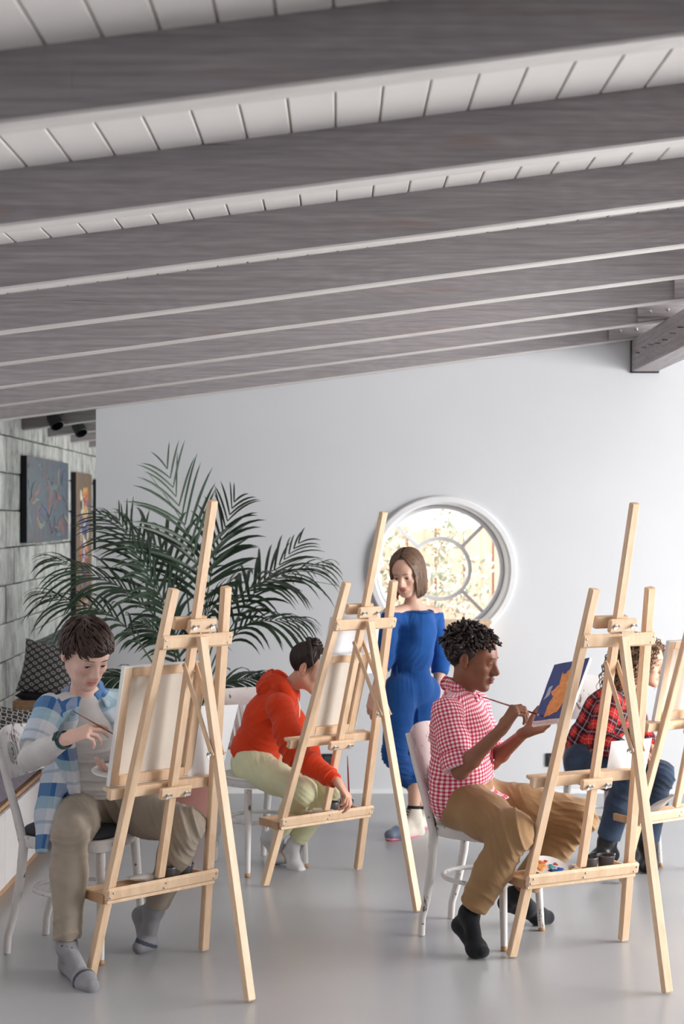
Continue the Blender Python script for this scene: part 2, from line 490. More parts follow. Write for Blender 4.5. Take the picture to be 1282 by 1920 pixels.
def fold_disp(V, Q, folds, base=.0015, freq=14, seed=0):
    """cloth relief: list of (centre, radius, direction across folds, wavelength, amplitude)"""
    r = np.random.default_rng(seed); nn = vnormals(V, Q)
    lo = np.zeros(len(V))
    for i in range(6):
        d = nrm(r.normal(size=3)); lo += np.sin(V@d*freq*(1+.5*i)+r.uniform(0, 6))/(1+.5*i)
    disp = base*lo
    w = np.zeros(len(V)); mk = np.zeros(len(V))
    for i in range(4):
        d = nrm(r.normal(size=3)); w += np.sin(V@d*(8+5*i)+r.uniform(0, 6))*(.9-.12*i)
    for c, rad, d, wl, amp in folds:
        c = np.asarray(c, float); dist = np.linalg.norm(V-c, axis=1); g = np.exp(-(dist/(rad*1.15))**2*1.5)
        d = nrm(d); f = 2*pi/(wl*2.4)
        d2 = nrm(d+.45*nrm(r.normal(size=3))); d3 = nrm(np.cross(d, r.normal(size=3)))
        s = np.sin((V@d)*f+w*1.25+r.uniform(0, 6)); s2 = np.sin((V@d2)*f*1.7+w*1.6+r.uniform(0, 6))
        m1 = .5+.5*np.sin((V@d3)*f*.55+w*.9+r.uniform(0, 6))
        disp += 1.9*amp*g*(.95*((1-np.abs(s))**2-.3)*m1+.5*((1-np.abs(s2))**2-.3)*(1-m1)+.25*s)
    return V+nn*disp[:, None]

def raw_mesh(name, V, Q, mats, parent=None, uv=None, col=None, fmat=None):
    me = bpy.data.meshes.new(name)
    V = np.ascontiguousarray(V, np.float32); Q = np.ascontiguousarray(Q, np.int32)
    me.vertices.add(len(V)); me.vertices.foreach_set('co', V.ravel())
    me.loops.add(Q.size); me.loops.foreach_set('vertex_index', Q.ravel())
    me.polygons.add(len(Q)); me.polygons.foreach_set('loop_start', np.arange(0, Q.size, Q.shape[1], dtype=np.int32))
    mats = mats if isinstance(mats, (list, tuple)) else [mats]
    for m in mats: me.materials.append(m)
    if fmat is not None: me.polygons.foreach_set('material_index', np.asarray(fmat, np.int32))
    me.update(calc_edges=True)
    me.polygons.foreach_set('use_smooth', np.ones(len(Q), bool))
    if uv is not None:
        l = me.uv_layers.new(name='cloth'); l.data.foreach_set('uv', np.ascontiguousarray(uv, np.float32).ravel())
    if col is not None:
        a = me.color_attributes.new('tint', 'FLOAT_COLOR', 'POINT')
        a.data.foreach_set('color', np.ascontiguousarray(col, np.float32).ravel())
    me.validate()
    o = bpy.data.objects.new(name, me); COL.objects.link(o)
    if parent is not None:
        o.parent = parent; o.matrix_parent_inverse = wmat(parent).inverted()
    return o

def cloth_uv(V, Q, bones):
    """bones: (a, b, radius, front_dir, v_offset); gives metres around and along the nearest limb"""
    C = V[Q].mean(1); best = np.full(len(C), 1e9); bi = np.zeros(len(C), int)
    for i, (a, b, r, fr, vo) in enumerate(bones):
        a = np.asarray(a); b = np.asarray(b); ab = b-a; t = np.clip((C-a)@ab/(ab@ab), 0, 1)
        d = np.linalg.norm(C-a-t[:, None]*ab, axis=1)-r
        m = d < best; best[m] = d[m]; bi[m] = i
    UV = np.zeros((len(Q), 4, 2))
    for i, (a, b, r, fr, vo) in enumerate(bones):
        m = bi == i
        if not m.any(): continue
        a = np.asarray(a); b = np.asarray(b); z = nrm(b-a); x = nrm(np.asarray(fr)-z*np.dot(fr, z)); y = np.cross(z, x)
        pc = C[m]-a; ac = np.arctan2(pc@y, pc@x)
        pv = V[Q[m]]-a; av = np.arctan2(pv@y, pv@x)
        dv = (av-ac[:, None]+pi) % (2*pi)-pi
        UV[m, :, 0] = (ac[:, None]+dv)*r; UV[m, :, 1] = pv@z+vo
    return UV.reshape(-1, 2)
# ------------------------------------------------------------------ room shell
YW, XL, XR = 9.716, -2.19, 6.45
SL = 0.128
def zbeam(x): return 2.61+SL*x          # underside of the rafters
def zceil(x): return zbeam(x)+0.142     # underside of the boards

fl = MB().box((2.1, 6.0, -.05), (9.2, 19.0, .1)).build('floor', M['floor']); tag(fl, kind='structure')

# back wall with the round opening
WX, WZ, WR = (829-CX)*YW/F, EYE-(1069-CY)*YW/F, .425
def back_wall():
    m = MB(); x0, x1, z0 = -1.5425, XR, 0.0
    angs = sorted(set([i*2*pi/96 for i in range(96)]+[math.atan2(z-WZ, x-WX) % (2*pi) for x in (x0, x1) for z in (z0, zceil(x)+.02)]))
    n = len(angs); V = []
    for y in (YW, YW+.30):
        for r in (0, 1):
            for a in angs:
                c, s = cos(a), sin(a)
                if r == 0: V.append((WX+WR*c, y, WZ+WR*s)); continue
                best = 1e9
                if c > 1e-9: best = min(best, (x1-WX)/c)
                if c < -1e-9: best = min(best, (x0-WX)/c)
                if s < -1e-9: best = min(best, (z0-WZ)/s)
                # sloping top: z = zceil(x)+.02
                den = s-SL*c
                if den > 1e-9: best = min(best, (zceil(WX)+.02-WZ)/den)
                V.append((WX+best*c, y, WZ+best*s))
    f = []
    for i in range(n):
        j = (i+1) % n
        f += [(i, j, n+j, n+i), (2*n+i, 3*n+i, 3*n+j, 2*n+j), (i, 2*n+i, 2*n+j, j), (n+i, n+j, 3*n+j, 3*n+i)]
    m.add(V, f); return m
w = back_wall().build('wall_back', M['wall']); tag(w, kind='structure')
tag(MB().box(((XR-1.5425)/2, YW-.006, .012), (XR+1.5425, .012, .024)).build('baseboard_back', M['white']), kind='structure')

# block wall of the left side, each block its own piece; mortar slab behind
wl = MB().box((XL-.14, 6.0, 1.5), (.2, 19, 3.2)).build('wall_left', M['mortar']); tag(wl, kind='structure')
bm_ = None
rb = random.Random(3)
def block_mesh(l, h, seed):
    r = random.Random(seed); mb = MB().box((0, 0, 0), (.05, l-.006, h-.007), bev=.006)
    v = mb.v[0]; v += np.array([[r.uniform(-.0022, .0022) for _ in range(3)] for _ in range(len(v))])
    return mb.mesh('block', M['block'])
bmeshes = [block_mesh(.5, .246, s) for s in range(6)]
for r in range(13):
    z = .055-.246/2+.246*r
    if z > 2.75: break
    off = .25 if r % 2 else 0
    for k in range(13):
        y = 8.6+off+.5*k
        if y > 15: break
        o = bpy.data.objects.new('block', bmeshes[rb.randrange(6)]); COL.objects.link(o)
        o.parent = wl; o.location = (XL-.026+rb.uniform(-.003, .003), y, max(z, .0)+0)
        o.rotation_euler = (0, 0, 0)
tag(MB().box((XL-.04, 3.0, 1.5), (.076, 10.6, 3.0)).build('wall_left', M['wall']), kind='structure')
tag(MB().box((-1.4, 15.1, 1.5), (1.9, .15, 3.2)).build('wall_far', M['wall']), kind='structure')
tag(MB().box((-.75, 12.4, 1.5), (.1, 5.0, 3.2)).build('wall_passage', M['wall']), kind='structure')
tag(MB().box((2.1, -2.75, 1.9), (9.0, .15, 4.0)).build('wall_front', plain('dark_plaster', (60, 56, 56), .8)), kind='structure')
# right side: posts, sill and head around the glazed openings
wr = MB()
wr.box((XR+.08, 3.4, .12), (.16, 12.6, .24)); wr.box((XR+.08, 3.4, 3.3), (.16, 12.6, 1.0))
wr.box((XR+.08, .4, 1.9), (.16, 6.6, 3.8))
for y in (3.9, 5.8, 7.7, 9.62): wr.box((XR+.08, y, 1.6), (.16, .16, 2.9))
tag(wr.build('wall_right', M['wall']), kind='structure')

# ceiling: boards one by one over a backing, rafters below
ce = MB(); a = math.atan(SL)
_Rc = np.array([[cos(a), 0, -sin(a)], [0, 1, 0], [sin(a), 0, cos(a)]])
ce.box((2.1, 3.3, zceil(2.1)+.0365), (9.0, 13.4, .05), _Rc); ce.box((-1.5, 12.6, zceil(-1.5)+.0365), (1.75, 5.2, .05), _Rc)
ceil = ce.build('ceiling', M['plank_gap']); tag(ceil, kind='structure')
bd = MB().box((0, 0, 0), (.1105, 18.2, .010), bev=.003).mesh('ceiling_board', M['plank'])
bs = MB().box((0, -2.75, 0), (.1105, 12.9, .010), bev=.003).mesh('ceiling_board', M['plank'])
nb = 0; x = XL-.05
while x < XR:
    o = bpy.data.objects.new('ceiling_board', bd if x < -.75 else bs); COL.objects.link(o); o.parent = ceil
    o.location = (x, 6.2, zceil(x)+.006); o.rotation_euler = (0, -a, 0); x += .115*cos(a)

def rafter(y, x0, x1, d=.092, h=.142, group='rafters under the ceiling', label=None):
    m = MB(); n = 14; r = random.Random(int(y*100)); V = []; f = []
    for i in range(n+1):
        xx = x0+(x1-x0)*i/n; w1 = r.uniform(-.002, .002)
        zb = zbeam(xx)+w1; zt = zceil(xx)+.003; b = .006
        V += [(xx, y+b, zb), (xx, y, zb+b), (xx, y, zt), (xx, y+d, zt), (xx, y+d, zb+b), (xx, y+d-b, zb)]
    for i in range(n):
        for j in range(6):
            p, q = i*6+j, i*6+(j+1) % 6
            f.append((p, p+6, q+6, q))
    f += [tuple(range(6)), tuple(n*6+j for j in range(6))[::-1]]
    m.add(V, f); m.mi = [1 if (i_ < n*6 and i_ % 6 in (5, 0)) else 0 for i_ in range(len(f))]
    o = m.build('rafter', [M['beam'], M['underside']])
    return o
def centred(o):
    me = o.data; c = sum((v.co for v in me.vertices), Vector())/len(me.vertices)
    for v in me.vertices: v.co -= c
    o.location = o.matrix_basis @ c; me.update(); return o
names = ['grey washed rafter meeting the white wall', 'second grey rafter out from the white wall', 'third grey rafter out from the white wall',
         'fourth grey rafter out from the white wall', 'fifth grey rafter out from the wall, middle of the ceiling',
         'sixth grey rafter out from the wall, boards bare behind it', 'dark grey rafter second from the top of the photo',
         'broad blurred dark rafter, topmost in the photo', 'rafter just above the viewer']
for k in range(8):
    y = 9.66-.944*k-(.036 if k == 0 else 0)
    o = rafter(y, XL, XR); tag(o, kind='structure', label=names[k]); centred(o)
    # lapped second length over the purlin, bolted
    s = MB(); x0, x1 = 1.66+.005*k, 2.75
    V = []
    for xx in (x0, x1):
        V += [(xx, y-.022, zbeam(xx)+.012), (xx, y-.022, zceil(xx)-.004), (xx, y+.001, zceil(xx)-.004), (xx, y+.001, zbeam(xx)+.012)]
    s.add(V, [(0, 1, 2, 3), (4, 7, 6, 5), (0, 4, 5, 1), (3, 2, 6, 7), (0, 3, 7, 4), (1, 5, 6, 2)])
    sp = s.build('splice_board', M['beam'], o)
    for xx in (x0+.07, x0+.17, x1-.1):
        MB().lathe([(0, -.009), (.006, -.008), (.0075, -.003), (.011, -.002), (.011, 0)], (xx, y-.022, zbeam(xx)+.06), 10, axis=(0, 1, 0)).build('bolt', M['steel'], sp, True, 40)
plab = ['passage rafter nearest the white wall, holding a black spotlight', 'second passage rafter with a black spotlight', 'third passage rafter beyond the white wall', 'farthest passage rafter']
praf = []
for k, y in enumerate((10.6, 11.55, 12.5, 13.4)):
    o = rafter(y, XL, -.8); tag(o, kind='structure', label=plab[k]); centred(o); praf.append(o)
# purlin running to the viewer on the right
m = MB(); x0, x1 = 1.82, 1.985
m.box(((x0+x1)/2, 4.9, 2.748), (x1-x0, 9.6, .2), bev=.006)
pu = m.build('purlin', M['beam']); tag(pu, kind='structure', label='thick grey timber purlin running out of the white wall')
pu.data.transform(Matrix.Translation((-1.9, -4.9, -2.75))); pu.location = (1.9, 4.9, 2.75)
pu.data.transform(Matrix.Rotation(pi/2, 4, 'Z')); pu.rotation_euler = (0, 0, -pi/2)
m = MB(); m.box(((x0+x1)/2, YW-.01, 2.745), (x1-x0+.012, .018, .212)); m.build('purlin_shoe', M['plastic_dark'], pu)
# drying cracks along the purlin's side, thin dark strips on its face
m = MB(); r = random.Random(5)
for i in range(20):
    yy = 9.5-i*.2; zz = 2.745+.012*sin(i*1.3)
    m.box((x0-.0005, yy, zz), (.003, .14, .006), np.array([[1, 0, 0], [0, cos(.12), -sin(.12)], [0, sin(.12), cos(.12)]]))
m.build('crack', M['plastic_dark'], pu)

def spotlight(x, y, label):
    t = empty('spotlight', (x, y, zbeam(x)), label, 'spotlight', 'black spotlights in the passage')
    z = zbeam(x)
    MB().box((x, y-.03, z+.09), (.1, .03, .03), bev=.004).build('mount', M['plastic_dark'], t)
    MB().tube([(x, y-.045, z+.09), (x, y-.07, z+.06), (x, y-.08, z+.04)], .008).build('bracket', M['plastic_dark'], t)
    MB().lathe([(.0, -.06), (.035, -.058), (.045, -.03), (.048, .05), (.042, .055), (.04, .0), (0, -.01)], (x, y-.09, z+.03), 18, axis=(.5, -.5, -.8)).build('lamp_head', M['plastic_dark'], t, True, 40)
spotlight((107-CX)*10.6/F, 10.6, 'black spotlight on the passage rafter nearest the white wall')
spotlight((152-CX)*11.55/F, 11.55, 'black spotlight on the second passage rafter')

# ------------------------------------------------------------------ round window
win = empty('window_1', (WX, YW, WZ), kind='structure', label='round white window with a centre ring and four spokes')
yz = np.array([0, -1, 0])
def ring(prof, name, mat=M['white']):
    # profile (radius, y offset into the wall)
    return MB().lathe([(r, -d) for r, d in prof], (WX, YW, WZ), 96, axis=(0, -1, 0), closed=True).build(name, mat, win, True, 35)
ring([(.466, .0), (.466, -.022), (.458, -.03), (.43, -.03), (.42, -.02), (.415, .0)], 'casing')
ring([(.43, .0), (.415, .0), (.412, .27), (.43, .27)], 'reveal')
ring([(.412, .235), (.408, .225), (.392, .225), (.388, .235), (.386, .285), (.412, .285)], 'sash')
ring([(.207, .24), (.204, .232), (.185, .232), (.182, .24), (.182, .27), (.207, .27)], 'glazing_ring')
for k in range(4):
    an = pi/4+k*pi/2; d = np.array([cos(an), 0, sin(an)])
    MB().bar(np.array([WX, YW+.252, WZ])+d*.203, np.array([WX, YW+.252, WZ])+d*.39, .022, .036, np.cross(d, [0, 1, 0]), .003).build('glazing_bar', M['white'], win)
def glass_mat():
    m, nt, b = new_mat('window_glass')
    nt.nodes.remove(b); out = nt.nodes['Material Output']
    t = N(nt, 'ShaderNodeBsdfTransparent'); t.inputs[0].default_value = (.97, .98, .98, 1)
    g = N(nt, 'ShaderNodeBsdfGlossy'); g.inputs['Roughness'].default_value = .02
    fr = N(nt, 'ShaderNodeFresnel'); fr.inputs[0].default_value = 1.3
    mx = N(nt, 'ShaderNodeMixShader'); L(nt, fr.outputs[0], mx.inputs[0]); L(nt, t.outputs[0], mx.inputs[1]); L(nt, g.outputs[0], mx.inputs[2])
    L(nt, mx.outputs[0], out.inputs[0]); return m
M['glass'] = glass_mat()
def sector(r0, r1, a0, a1, n=14):
    V = []; f = []
    for i in range(n+1):
        aa = a0+(a1-a0)*i/n
        for r in (r0, r1):
            for y in (.256, .260): V.append((WX+r*cos(aa), YW+y, WZ+r*sin(aa)))
    for i in range(n):
        b = i*4; f += [(b, b+4, b+6, b+2), (b+1, b+3, b+7, b+5)]
    return MB().add(V, f)
sector(0.001, .19, 0, 2*pi, 40).build('pane', M['glass'], win)
for k in range(4): sector(.2, .395, pi/4+k*pi/2+.01, pi/4+(k+1)*pi/2-.01).build('pane', M['glass'], win)

# outside the window: board fence and a pale climbing shrub
fen = empty('fence', (.6, 12.6, 0), 'pale board fence seen through the round window', 'fence')
M['fence'] = wood('pinkish_fence_board', (214, 170, 148), (184, 136, 114), (20, 20, 2), .8)
pk = [MB().box((0, 0, 0), (.112+.004*i, .02, 2.0), bev=.003).mesh('fence_board', M['fence']) for i in range(3)]
for i in range(26):
    o = bpy.data.objects.new('fence_board', pk[i % 3]); COL.objects.link(o); o.parent = fen
    o.location = (-1.4+i*.1165, (i % 2)*.012, .62+.02*((i*7) % 3))
MB().box((.7, 12.66, .3), (3.6, .04, .09)).build('fence_rail', M['fence'], fen)
MB().box((.7, 12.66, 1.3), (3.6, .04, .09)).build('fence_rail', M['fence'], fen)
tag(MB().box((1.5, 17.0, -.06), (14, 9.0, .1)).build('ground_outside', plain('pale_gravel', (190, 186, 176), .95, var=.2, scale=40)), kind='structure')
sh = empty('shrub', (.2, 12.0, 0), 'pale leafy shrub outside the round window', 'shrub')
lm = MB(); st = MB(); r = random.Random(11)
for s in range(20):
    x0 = -.4+r.random()**1.3*1.6; p = np.array([x0, 11.9+r.random()*.35, 0.]); pts = [p.copy()]; d = np.array([r.uniform(-.12, .12), 0, 1.0])
    topz = 1.15+1.1*max(0, min(1, (.95-x0)/.9))+r.uniform(-.1, .35)
    while pts[-1][2] < topz:
        d = nrm(np.array([r.uniform(-.5, .5), r.uniform(-.2, .2), 1.0])); pts.append(pts[-1]+d*.14); pts[-1][0] = min(max(pts[-1][0], -.36), 1.35); pts[-1][1] = min(max(pts[-1][1], 11.8), 12.36)
        if pts[-1][2] > .95:
            for q in range(26):
                c = pts[-1]+np.array([r.uniform(-.13, .13), r.uniform(-.1, .1), r.uniform(-.1, .1)])
                u = nrm([r.uniform(-1, 1), r.uniform(-.6, .6), r.uniform(-1, 1)]); v = nrm(np.cross(u, [r.uniform(-1, 1), r.uniform(-1, 1), r.uniform(-1, 1)]))
                l, w_ = r.uniform(.022, .042), r.uniform(.012, .020)
                lm.add([c-u*l, c+v*w_, c+u*l, c-v*w_], [(0, 1, 2, 3)])
    st.tube(pts, np.linspace(.012, .004, len(pts)), 5)
st.build('stems', plain('pale_bark', (190, 184, 172), .9), sh, True)
tag(lm.build('foliage', plain('pale_green_leaf', (196, 200, 178), .6, var=.25, scale=20), sh), kind='stuff')

# ------------------------------------------------------------------ left side: bench, cushions, paintings
be = empty('bench', (-1.86, 7.2, 0), 'long low storage bench with white front and mauve-grey pad along the block wall', 'bench')
MB().box((-1.86, 7.0, .03), (.60, 4.4, .06)).build('plinth', M['pine_end'], be)
MB().box((-1.86, 7.0, .235), (.62, 4.4, .35)).build('body', M['bench_white'], be)
for i in range(4):
    MB().box((-1.531, 5.35+1.1*i, .235), (.018, 1.092, .335), bev=.002).build('front_panel', M['bench_white'], be)
MB().box((-1.86, 7.0, .412), (.63, 4.40, .02)).build('top_board', M['pine_end'], be)
def pad(c, d, bev, n=10, seed=0, wob=.006):
    r = random.Random(seed); m = MB(); V = []; f = []; nx, ny = n, n*2
    for s in (1, -1):
        for i in range(nx+1):
            for j in range(ny+1):
                u, v = 2*i/nx-1, 2*j/ny-1
                e = (1-abs(u)**8)*(1-abs(v)**24); h = d[2]/2*max(e, 0)**.35
                V.append((c[0]+u*d[0]/2, c[1]+v*d[1]/2, c[2]+s*h+(wob*sin(u*5+v*9+seed) if e > 0.2 else 0)))
    o = (nx+1)*(ny+1)
    for i in range(nx):
        for j in range(ny):
            a_ = i*(ny+1)+j; f += [(a_, a_+ny+1, a_+ny+2, a_+1), (o+a_, o+a_+1, o+a_+ny+2, o+a_+ny+1)]
    return m.add(V, f)
pad((-1.852, 7.0, .472), (.672, 4.43, .125), .02, 12, 1).build('seat_pad', M['bench_fabric'], be, True)

def pillow(name, c, size, th, nv, up, mat, label):
    """stuffed square pillow: c centre, nv facing direction, up the diagonal/edge direction"""
    nv = nrm(nv); up = nrm(np.asarray(up)-nv*np.dot(up, nv)); rt = np.cross(up, nv)
    n = 22; V = []; f = []
    for s in (1, -1):
        for i in range(n+1):
            for j in range(n+1):
                u, v = 2*i/n-1, 2*j/n-1
                pin = 1-.10*(1-abs(u)**2)*abs(v)**3-.10*(1-abs(v)**2)*abs(u)**3
                h = th/2*((1-u*u)*(1-v*v))**.42+.004*sin(7*u+5*v)*(1-abs(u))*(1-abs(v))
                V.append(np.asarray(c)+rt*u*size/2*pin+up*v*size/2*pin+nv*s*h)
    o = (n+1)**2
    for i in range(n):
        for j in range(n):
            a_ = i*(n+1)+j; f += [(a_, a_+n+1, a_+n+2, a_+1), (o+a_, o+a_+1, o+a_+n+2, o+a_+n+1)]
    me = MB().add(V, f).build('pillow', mat, None, True)
    uv = me.data.uv_layers.new(name='cloth'); d = []
    for p in me.data.polygons:
        for vi in p.vertices:
            k = vi % o; d += [(k//(n+1))/n*size, (k % (n+1))/n*size]
    uv.data.foreach_set('uv', d)
    return tag(me, label, 'pillow')
def pattern_mat(name, base, mark, kind, s=30):
    m, nt, b = new_mat(name); uv = N(nt, 'ShaderNodeUVMap'); uv.uv_map = 'cloth'
    mp = N(nt, 'ShaderNodeMapping'); mp.inputs['Scale'].default_value = (s, s*1.35, 1); mp.inputs['Rotation'].default_value = (0, 0, .78 if kind != 'zig' else 0)
    L(nt, uv.outputs[0], mp.inputs[0]); sp = N(nt, 'ShaderNodeSeparateXYZ'); L(nt, mp.outputs[0], sp.inputs[0])
    fx = mth(nt, 'SUBTRACT', mth(nt, 'FRACT', sp.outputs[0]), .5); fy = mth(nt, 'SUBTRACT', mth(nt, 'FRACT', sp.outputs[1]), .5)
    ax_, ay_ = mth(nt, 'ABSOLUTE', fx), mth(nt, 'ABSOLUTE', fy)
    if kind == 'lozenge':
        q = mth(nt, 'SQRT', mth(nt, 'ADD', mth(nt, 'MULTIPLY', fx, fx), mth(nt, 'MULTIPLY', fy, fy)))
        k = mth(nt, 'MULTIPLY', mth(nt, 'LESS_THAN', q, .36), mth(nt, 'GREATER_THAN', q, .14))
    elif kind == 'zig':
        k = mth(nt, 'LESS_THAN', mth(nt, 'ABSOLUTE', mth(nt, 'SUBTRACT', mth(nt, 'FRACT', mth(nt, 'ADD', sp.outputs[1], mth(nt, 'MULTIPLY', ax_, .9))), .5)), .2)
    else:
        k = mth(nt, 'LESS_THAN', mth(nt, 'ABSOLUTE', mth(nt, 'SUBTRACT', mth(nt, 'ADD', ax_, ay_), .42)), .1)
    c = mixc(nt, k, lin(base), lin(mark)); L(nt, c, b.inputs['Base Color']); b.inputs['Roughness'].default_value = .9
    bump(nt, b, noise(nt, coords(nt), 220), .3, .003); return m
pm1 = pattern_mat('charcoal_lozenge_weave', (72, 70, 72), (176, 172, 166), 'lozenge', 24)
pm2 = pattern_mat('grey_green_zigzag_weave', (112, 124, 124), (150, 160, 158), 'zig', 22)
pm3 = pattern_mat('black_and_cream_diamond_weave', (60, 58, 60), (188, 184, 178), 'diamond', 22)
bx = empty('wooden_chest', (-1.72, 9.1, 0), 'wooden chest with a dark pad at the far end of the bench', 'chest')
MB().box((-1.76, 9.46, .32), (.42, .40, .63), bev=.005).build('body', M['pine_end'], bx)
MB().box((-1.76, 9.252, .32), (.38, .016, .58), bev=.004).build('front_panel', M['pine_end'], bx)
pad((-1.76, 9.46, .665), (.40, .38, .07), .02, 8, 2).build('pad', M['cushion_dark'], bx, True)
pillow('pillow', P(90, 1254, 9.32), .33, .16, (.15, -1, .30), (.16, .1, 1), pm1, 'charcoal pillow with cream lozenge weave leaning in front of the green one')
pillow('pillow', P(122, 1226, 9.56), .33, .12, (.2, -1, .15), (-.55, 0, 1), pm2, 'grey-green zigzag pillow rising behind the charcoal pillow')
pillow('pillow', P(-8, 1378, 8.3), .36, .13, (.45, -.8, .35), (.3, 0, 1), pm3, 'black and cream diamond pillow lying on the bench pad at the left edge')

def abstract_mat(name, cols, sc, warp, seed):
    m, nt, b = new_mat(name); co = coords(nt, (1, 1, 1))
    mp = N(nt, 'ShaderNodeMapping'); mp.inputs['Location'].default_value = (seed, seed*.7, seed*1.3); L(nt, co, mp.inputs[0])
    n1 = N(nt, 'ShaderNodeTexNoise'); n1.inputs['Scale'].default_value = sc; n1.inputs['Detail'].default_value = 3; n1.inputs['Distortion'].default_value = warp
    L(nt, mp.outputs[0], n1.inputs['Vector'])
    stops = [(i/(len(cols)-1)*.5+.25, lin(c)) for i, c in enumerate(cols)]
    c1 = ramp(nt, n1.outputs['Fac'], stops)
    n2 = noise(nt, mp.outputs[0], sc*2.6, 5, .7, warp*1.2)
    c2 = mixc(nt, ramp(nt, n2, [(.64, (0, 0, 0, 1)), (.72, (.55, .55, .55, 1))]), c1, lin(cols[-1]))
    L(nt, c2, b.inputs['Base Color']); b.inputs['Roughness'].default_value = .45
    bump(nt, b, n2, .3, .004); return m
am1 = abstract_mat('blue_abstract_paint', [(20, 24, 52), (18, 28, 68), (28, 58, 88), (36, 70, 80), (22, 26, 60), (120, 54, 40), (92, 108, 100)], 2.6, 1.6, 4.2)
M['umber'] = abstract_mat('umber_ground_paint', [(100, 78, 58), (118, 90, 64), (108, 84, 62), (128, 100, 70)], 3, .6, 1.1)
am3 = abstract_mat('ochre_abstract_paint', [(150, 104, 62), (172, 120, 70), (128, 92, 60), (80, 110, 90)], 3, 1.0, 7.7)
M['edge_black'] = plain('black_painted_canvas_edge', (20, 24, 32), .7)
def wall_painting(y0, y1, z0, z1, mat, label):
    t = empty('painting', (XL, (y0+y1)/2, (z0+z1)/2), label, 'painting', 'canvases on the block wall')
    MB().box((XL+.022, (y0+y1)/2, (z0+z1)/2), (.042, y1-y0, z1-z0), bev=.003).build('stretched_edge', M['edge_black'], t)
    MB().box((XL+.0445, (y0+y1)/2, (z0+z1)/2), (.003, y1-y0-.004, z1-z0-.004)).build('painted_face', mat, t)
    return t
t1 = wall_painting(10.54, 12.15, 1.557, 2.154, am1, 'blue and teal abstract canvas on the block wall, nearest of the three')
def strokes(t, y0, y1, z0, z1, cols, n, seed, wmin=.01, wmax=.03, curve=.2):
    """raised brush strokes on the painted face"""
    r = random.Random(seed)
    for ci, c in enumerate(cols):
        m = MB()
        for i in range(n):
            y = r.uniform(y0, y1); z = r.uniform(z0, z1); a0 = r.uniform(0, 6.28); pts = []; w = r.uniform(wmin, wmax)
            for k in range(7):
                a0 += r.uniform(-curve, curve)*2.2; y = min(max(y+cos(a0)*.055, y0), y1); z = min(max(z+sin(a0)*.03, z0), z1); pts.append((XL+.047, y, z))
            pts = np.array(pts); V = []
            for k, p in enumerate(pts):
                ww = w*(sin(pi*(k+.5)/7))*.55
                d = pts[min(k+1, 6)]-pts[max(k-1, 0)]; nn = nrm(np.cross(d+1e-6, [1, 0, 0]))
                V += [p-nn*ww, p+nn*ww+np.array([.0015, 0, 0])]
            m.add(V, [(2*k, 2*k+1, 2*k+3, 2*k+2) for k in range(6)])
        tag(m.build('brush_strokes', plain('oil_stroke', c, .4, var=.1), t), kind='stuff')
strokes(t1, 10.6, 12.1, 1.6, 2.1, [(132, 62, 46), (56, 92, 100), (110, 112, 92), (24, 28, 66), (30, 44, 100), (40, 90, 100)], 5, 5, .015, .04, .35)
t2 = wall_painting(12.5, 13.28, .89, 2.095, M['umber'], 'tall brown canvas with bright dabs, middle of the three on the block wall')
strokes(t2, 12.72, 13.05, .95, 1.95, [(206, 92, 48), (70, 92, 170), (226, 220, 210), (60, 44, 40), (214, 160, 60)], 13, 8, .03, .07, .5)
t3 = wall_painting(13.62, 14.4, 1.44, 2.06, am3, 'ochre canvas half hidden by the white wall edge, farthest of the three')
strokes(t3, 13.7, 14.3, 1.5, 2.0, [(120, 84, 60), (96, 120, 96)], 6, 9, .03, .06, .5)

# sockets
def socket(px, py, label):
    c = P(px, py, YW-.006); t = empty('wall_socket', c, label, 'socket', None)
    MB().box(c, (.09, .012, .085), bev=.004).build('face_plate', M['plastic_dark'], t)
    MB().box(c+np.array([0, -.007, 0]), (.056, .004, .056), bev=.002).build('insert', plain('socket_insert', (66, 70, 74), .4), t)
    for s in (-1, 1): MB().lathe([(0, -.001), (.004, 0), (.004, .003), (0, .003)], c+np.array([s*.011, -.011, 0]), 10, axis=(0, -1, 0)).build('pin_hole', M['edge_black'], t)
socket(616, 1426, 'black wall socket behind the easel of the girl in the orange-red hoodie')
socket(1036, 1425, 'black wall socket behind the chair of the girl in plaid')

# low wooden box shelf under the window
sx = empty('wall_shelf', P(860, 1186, YW-.1), 'pale wooden shelf box on the wall just under the round window', 'shelf')
xa, xb = (800-CX)*9.6/F, (917-CX)*9.6/F; za, zb_ = EYE-(1208-CY)*9.6/F, EYE-(1163-CY)*9.6/F
MB().box(((xa+xb)/2, YW-.09, zb_-.01), (xb-xa+.02, .18, .02), bev=.002).build('top_board', M['pine'], sx)
MB().box(((xa+xb)/2, YW-.165, (za+zb_)/2-.008), (xb-xa, .018, zb_-za-.02), bev=.002).build('front_board', M['pine'], sx)
for s in (xa+.009, xb-.009): MB().box((s, YW-.08, (za+zb_)/2-.008), (.018, .16, zb_-za-.02)).build('side_board', M['pine'], sx)
MB().box(((xa+xb)/2, YW-.08, za-.004), (xb-xa, .16, .014)).build('bottom_board', M['pine'], sx)
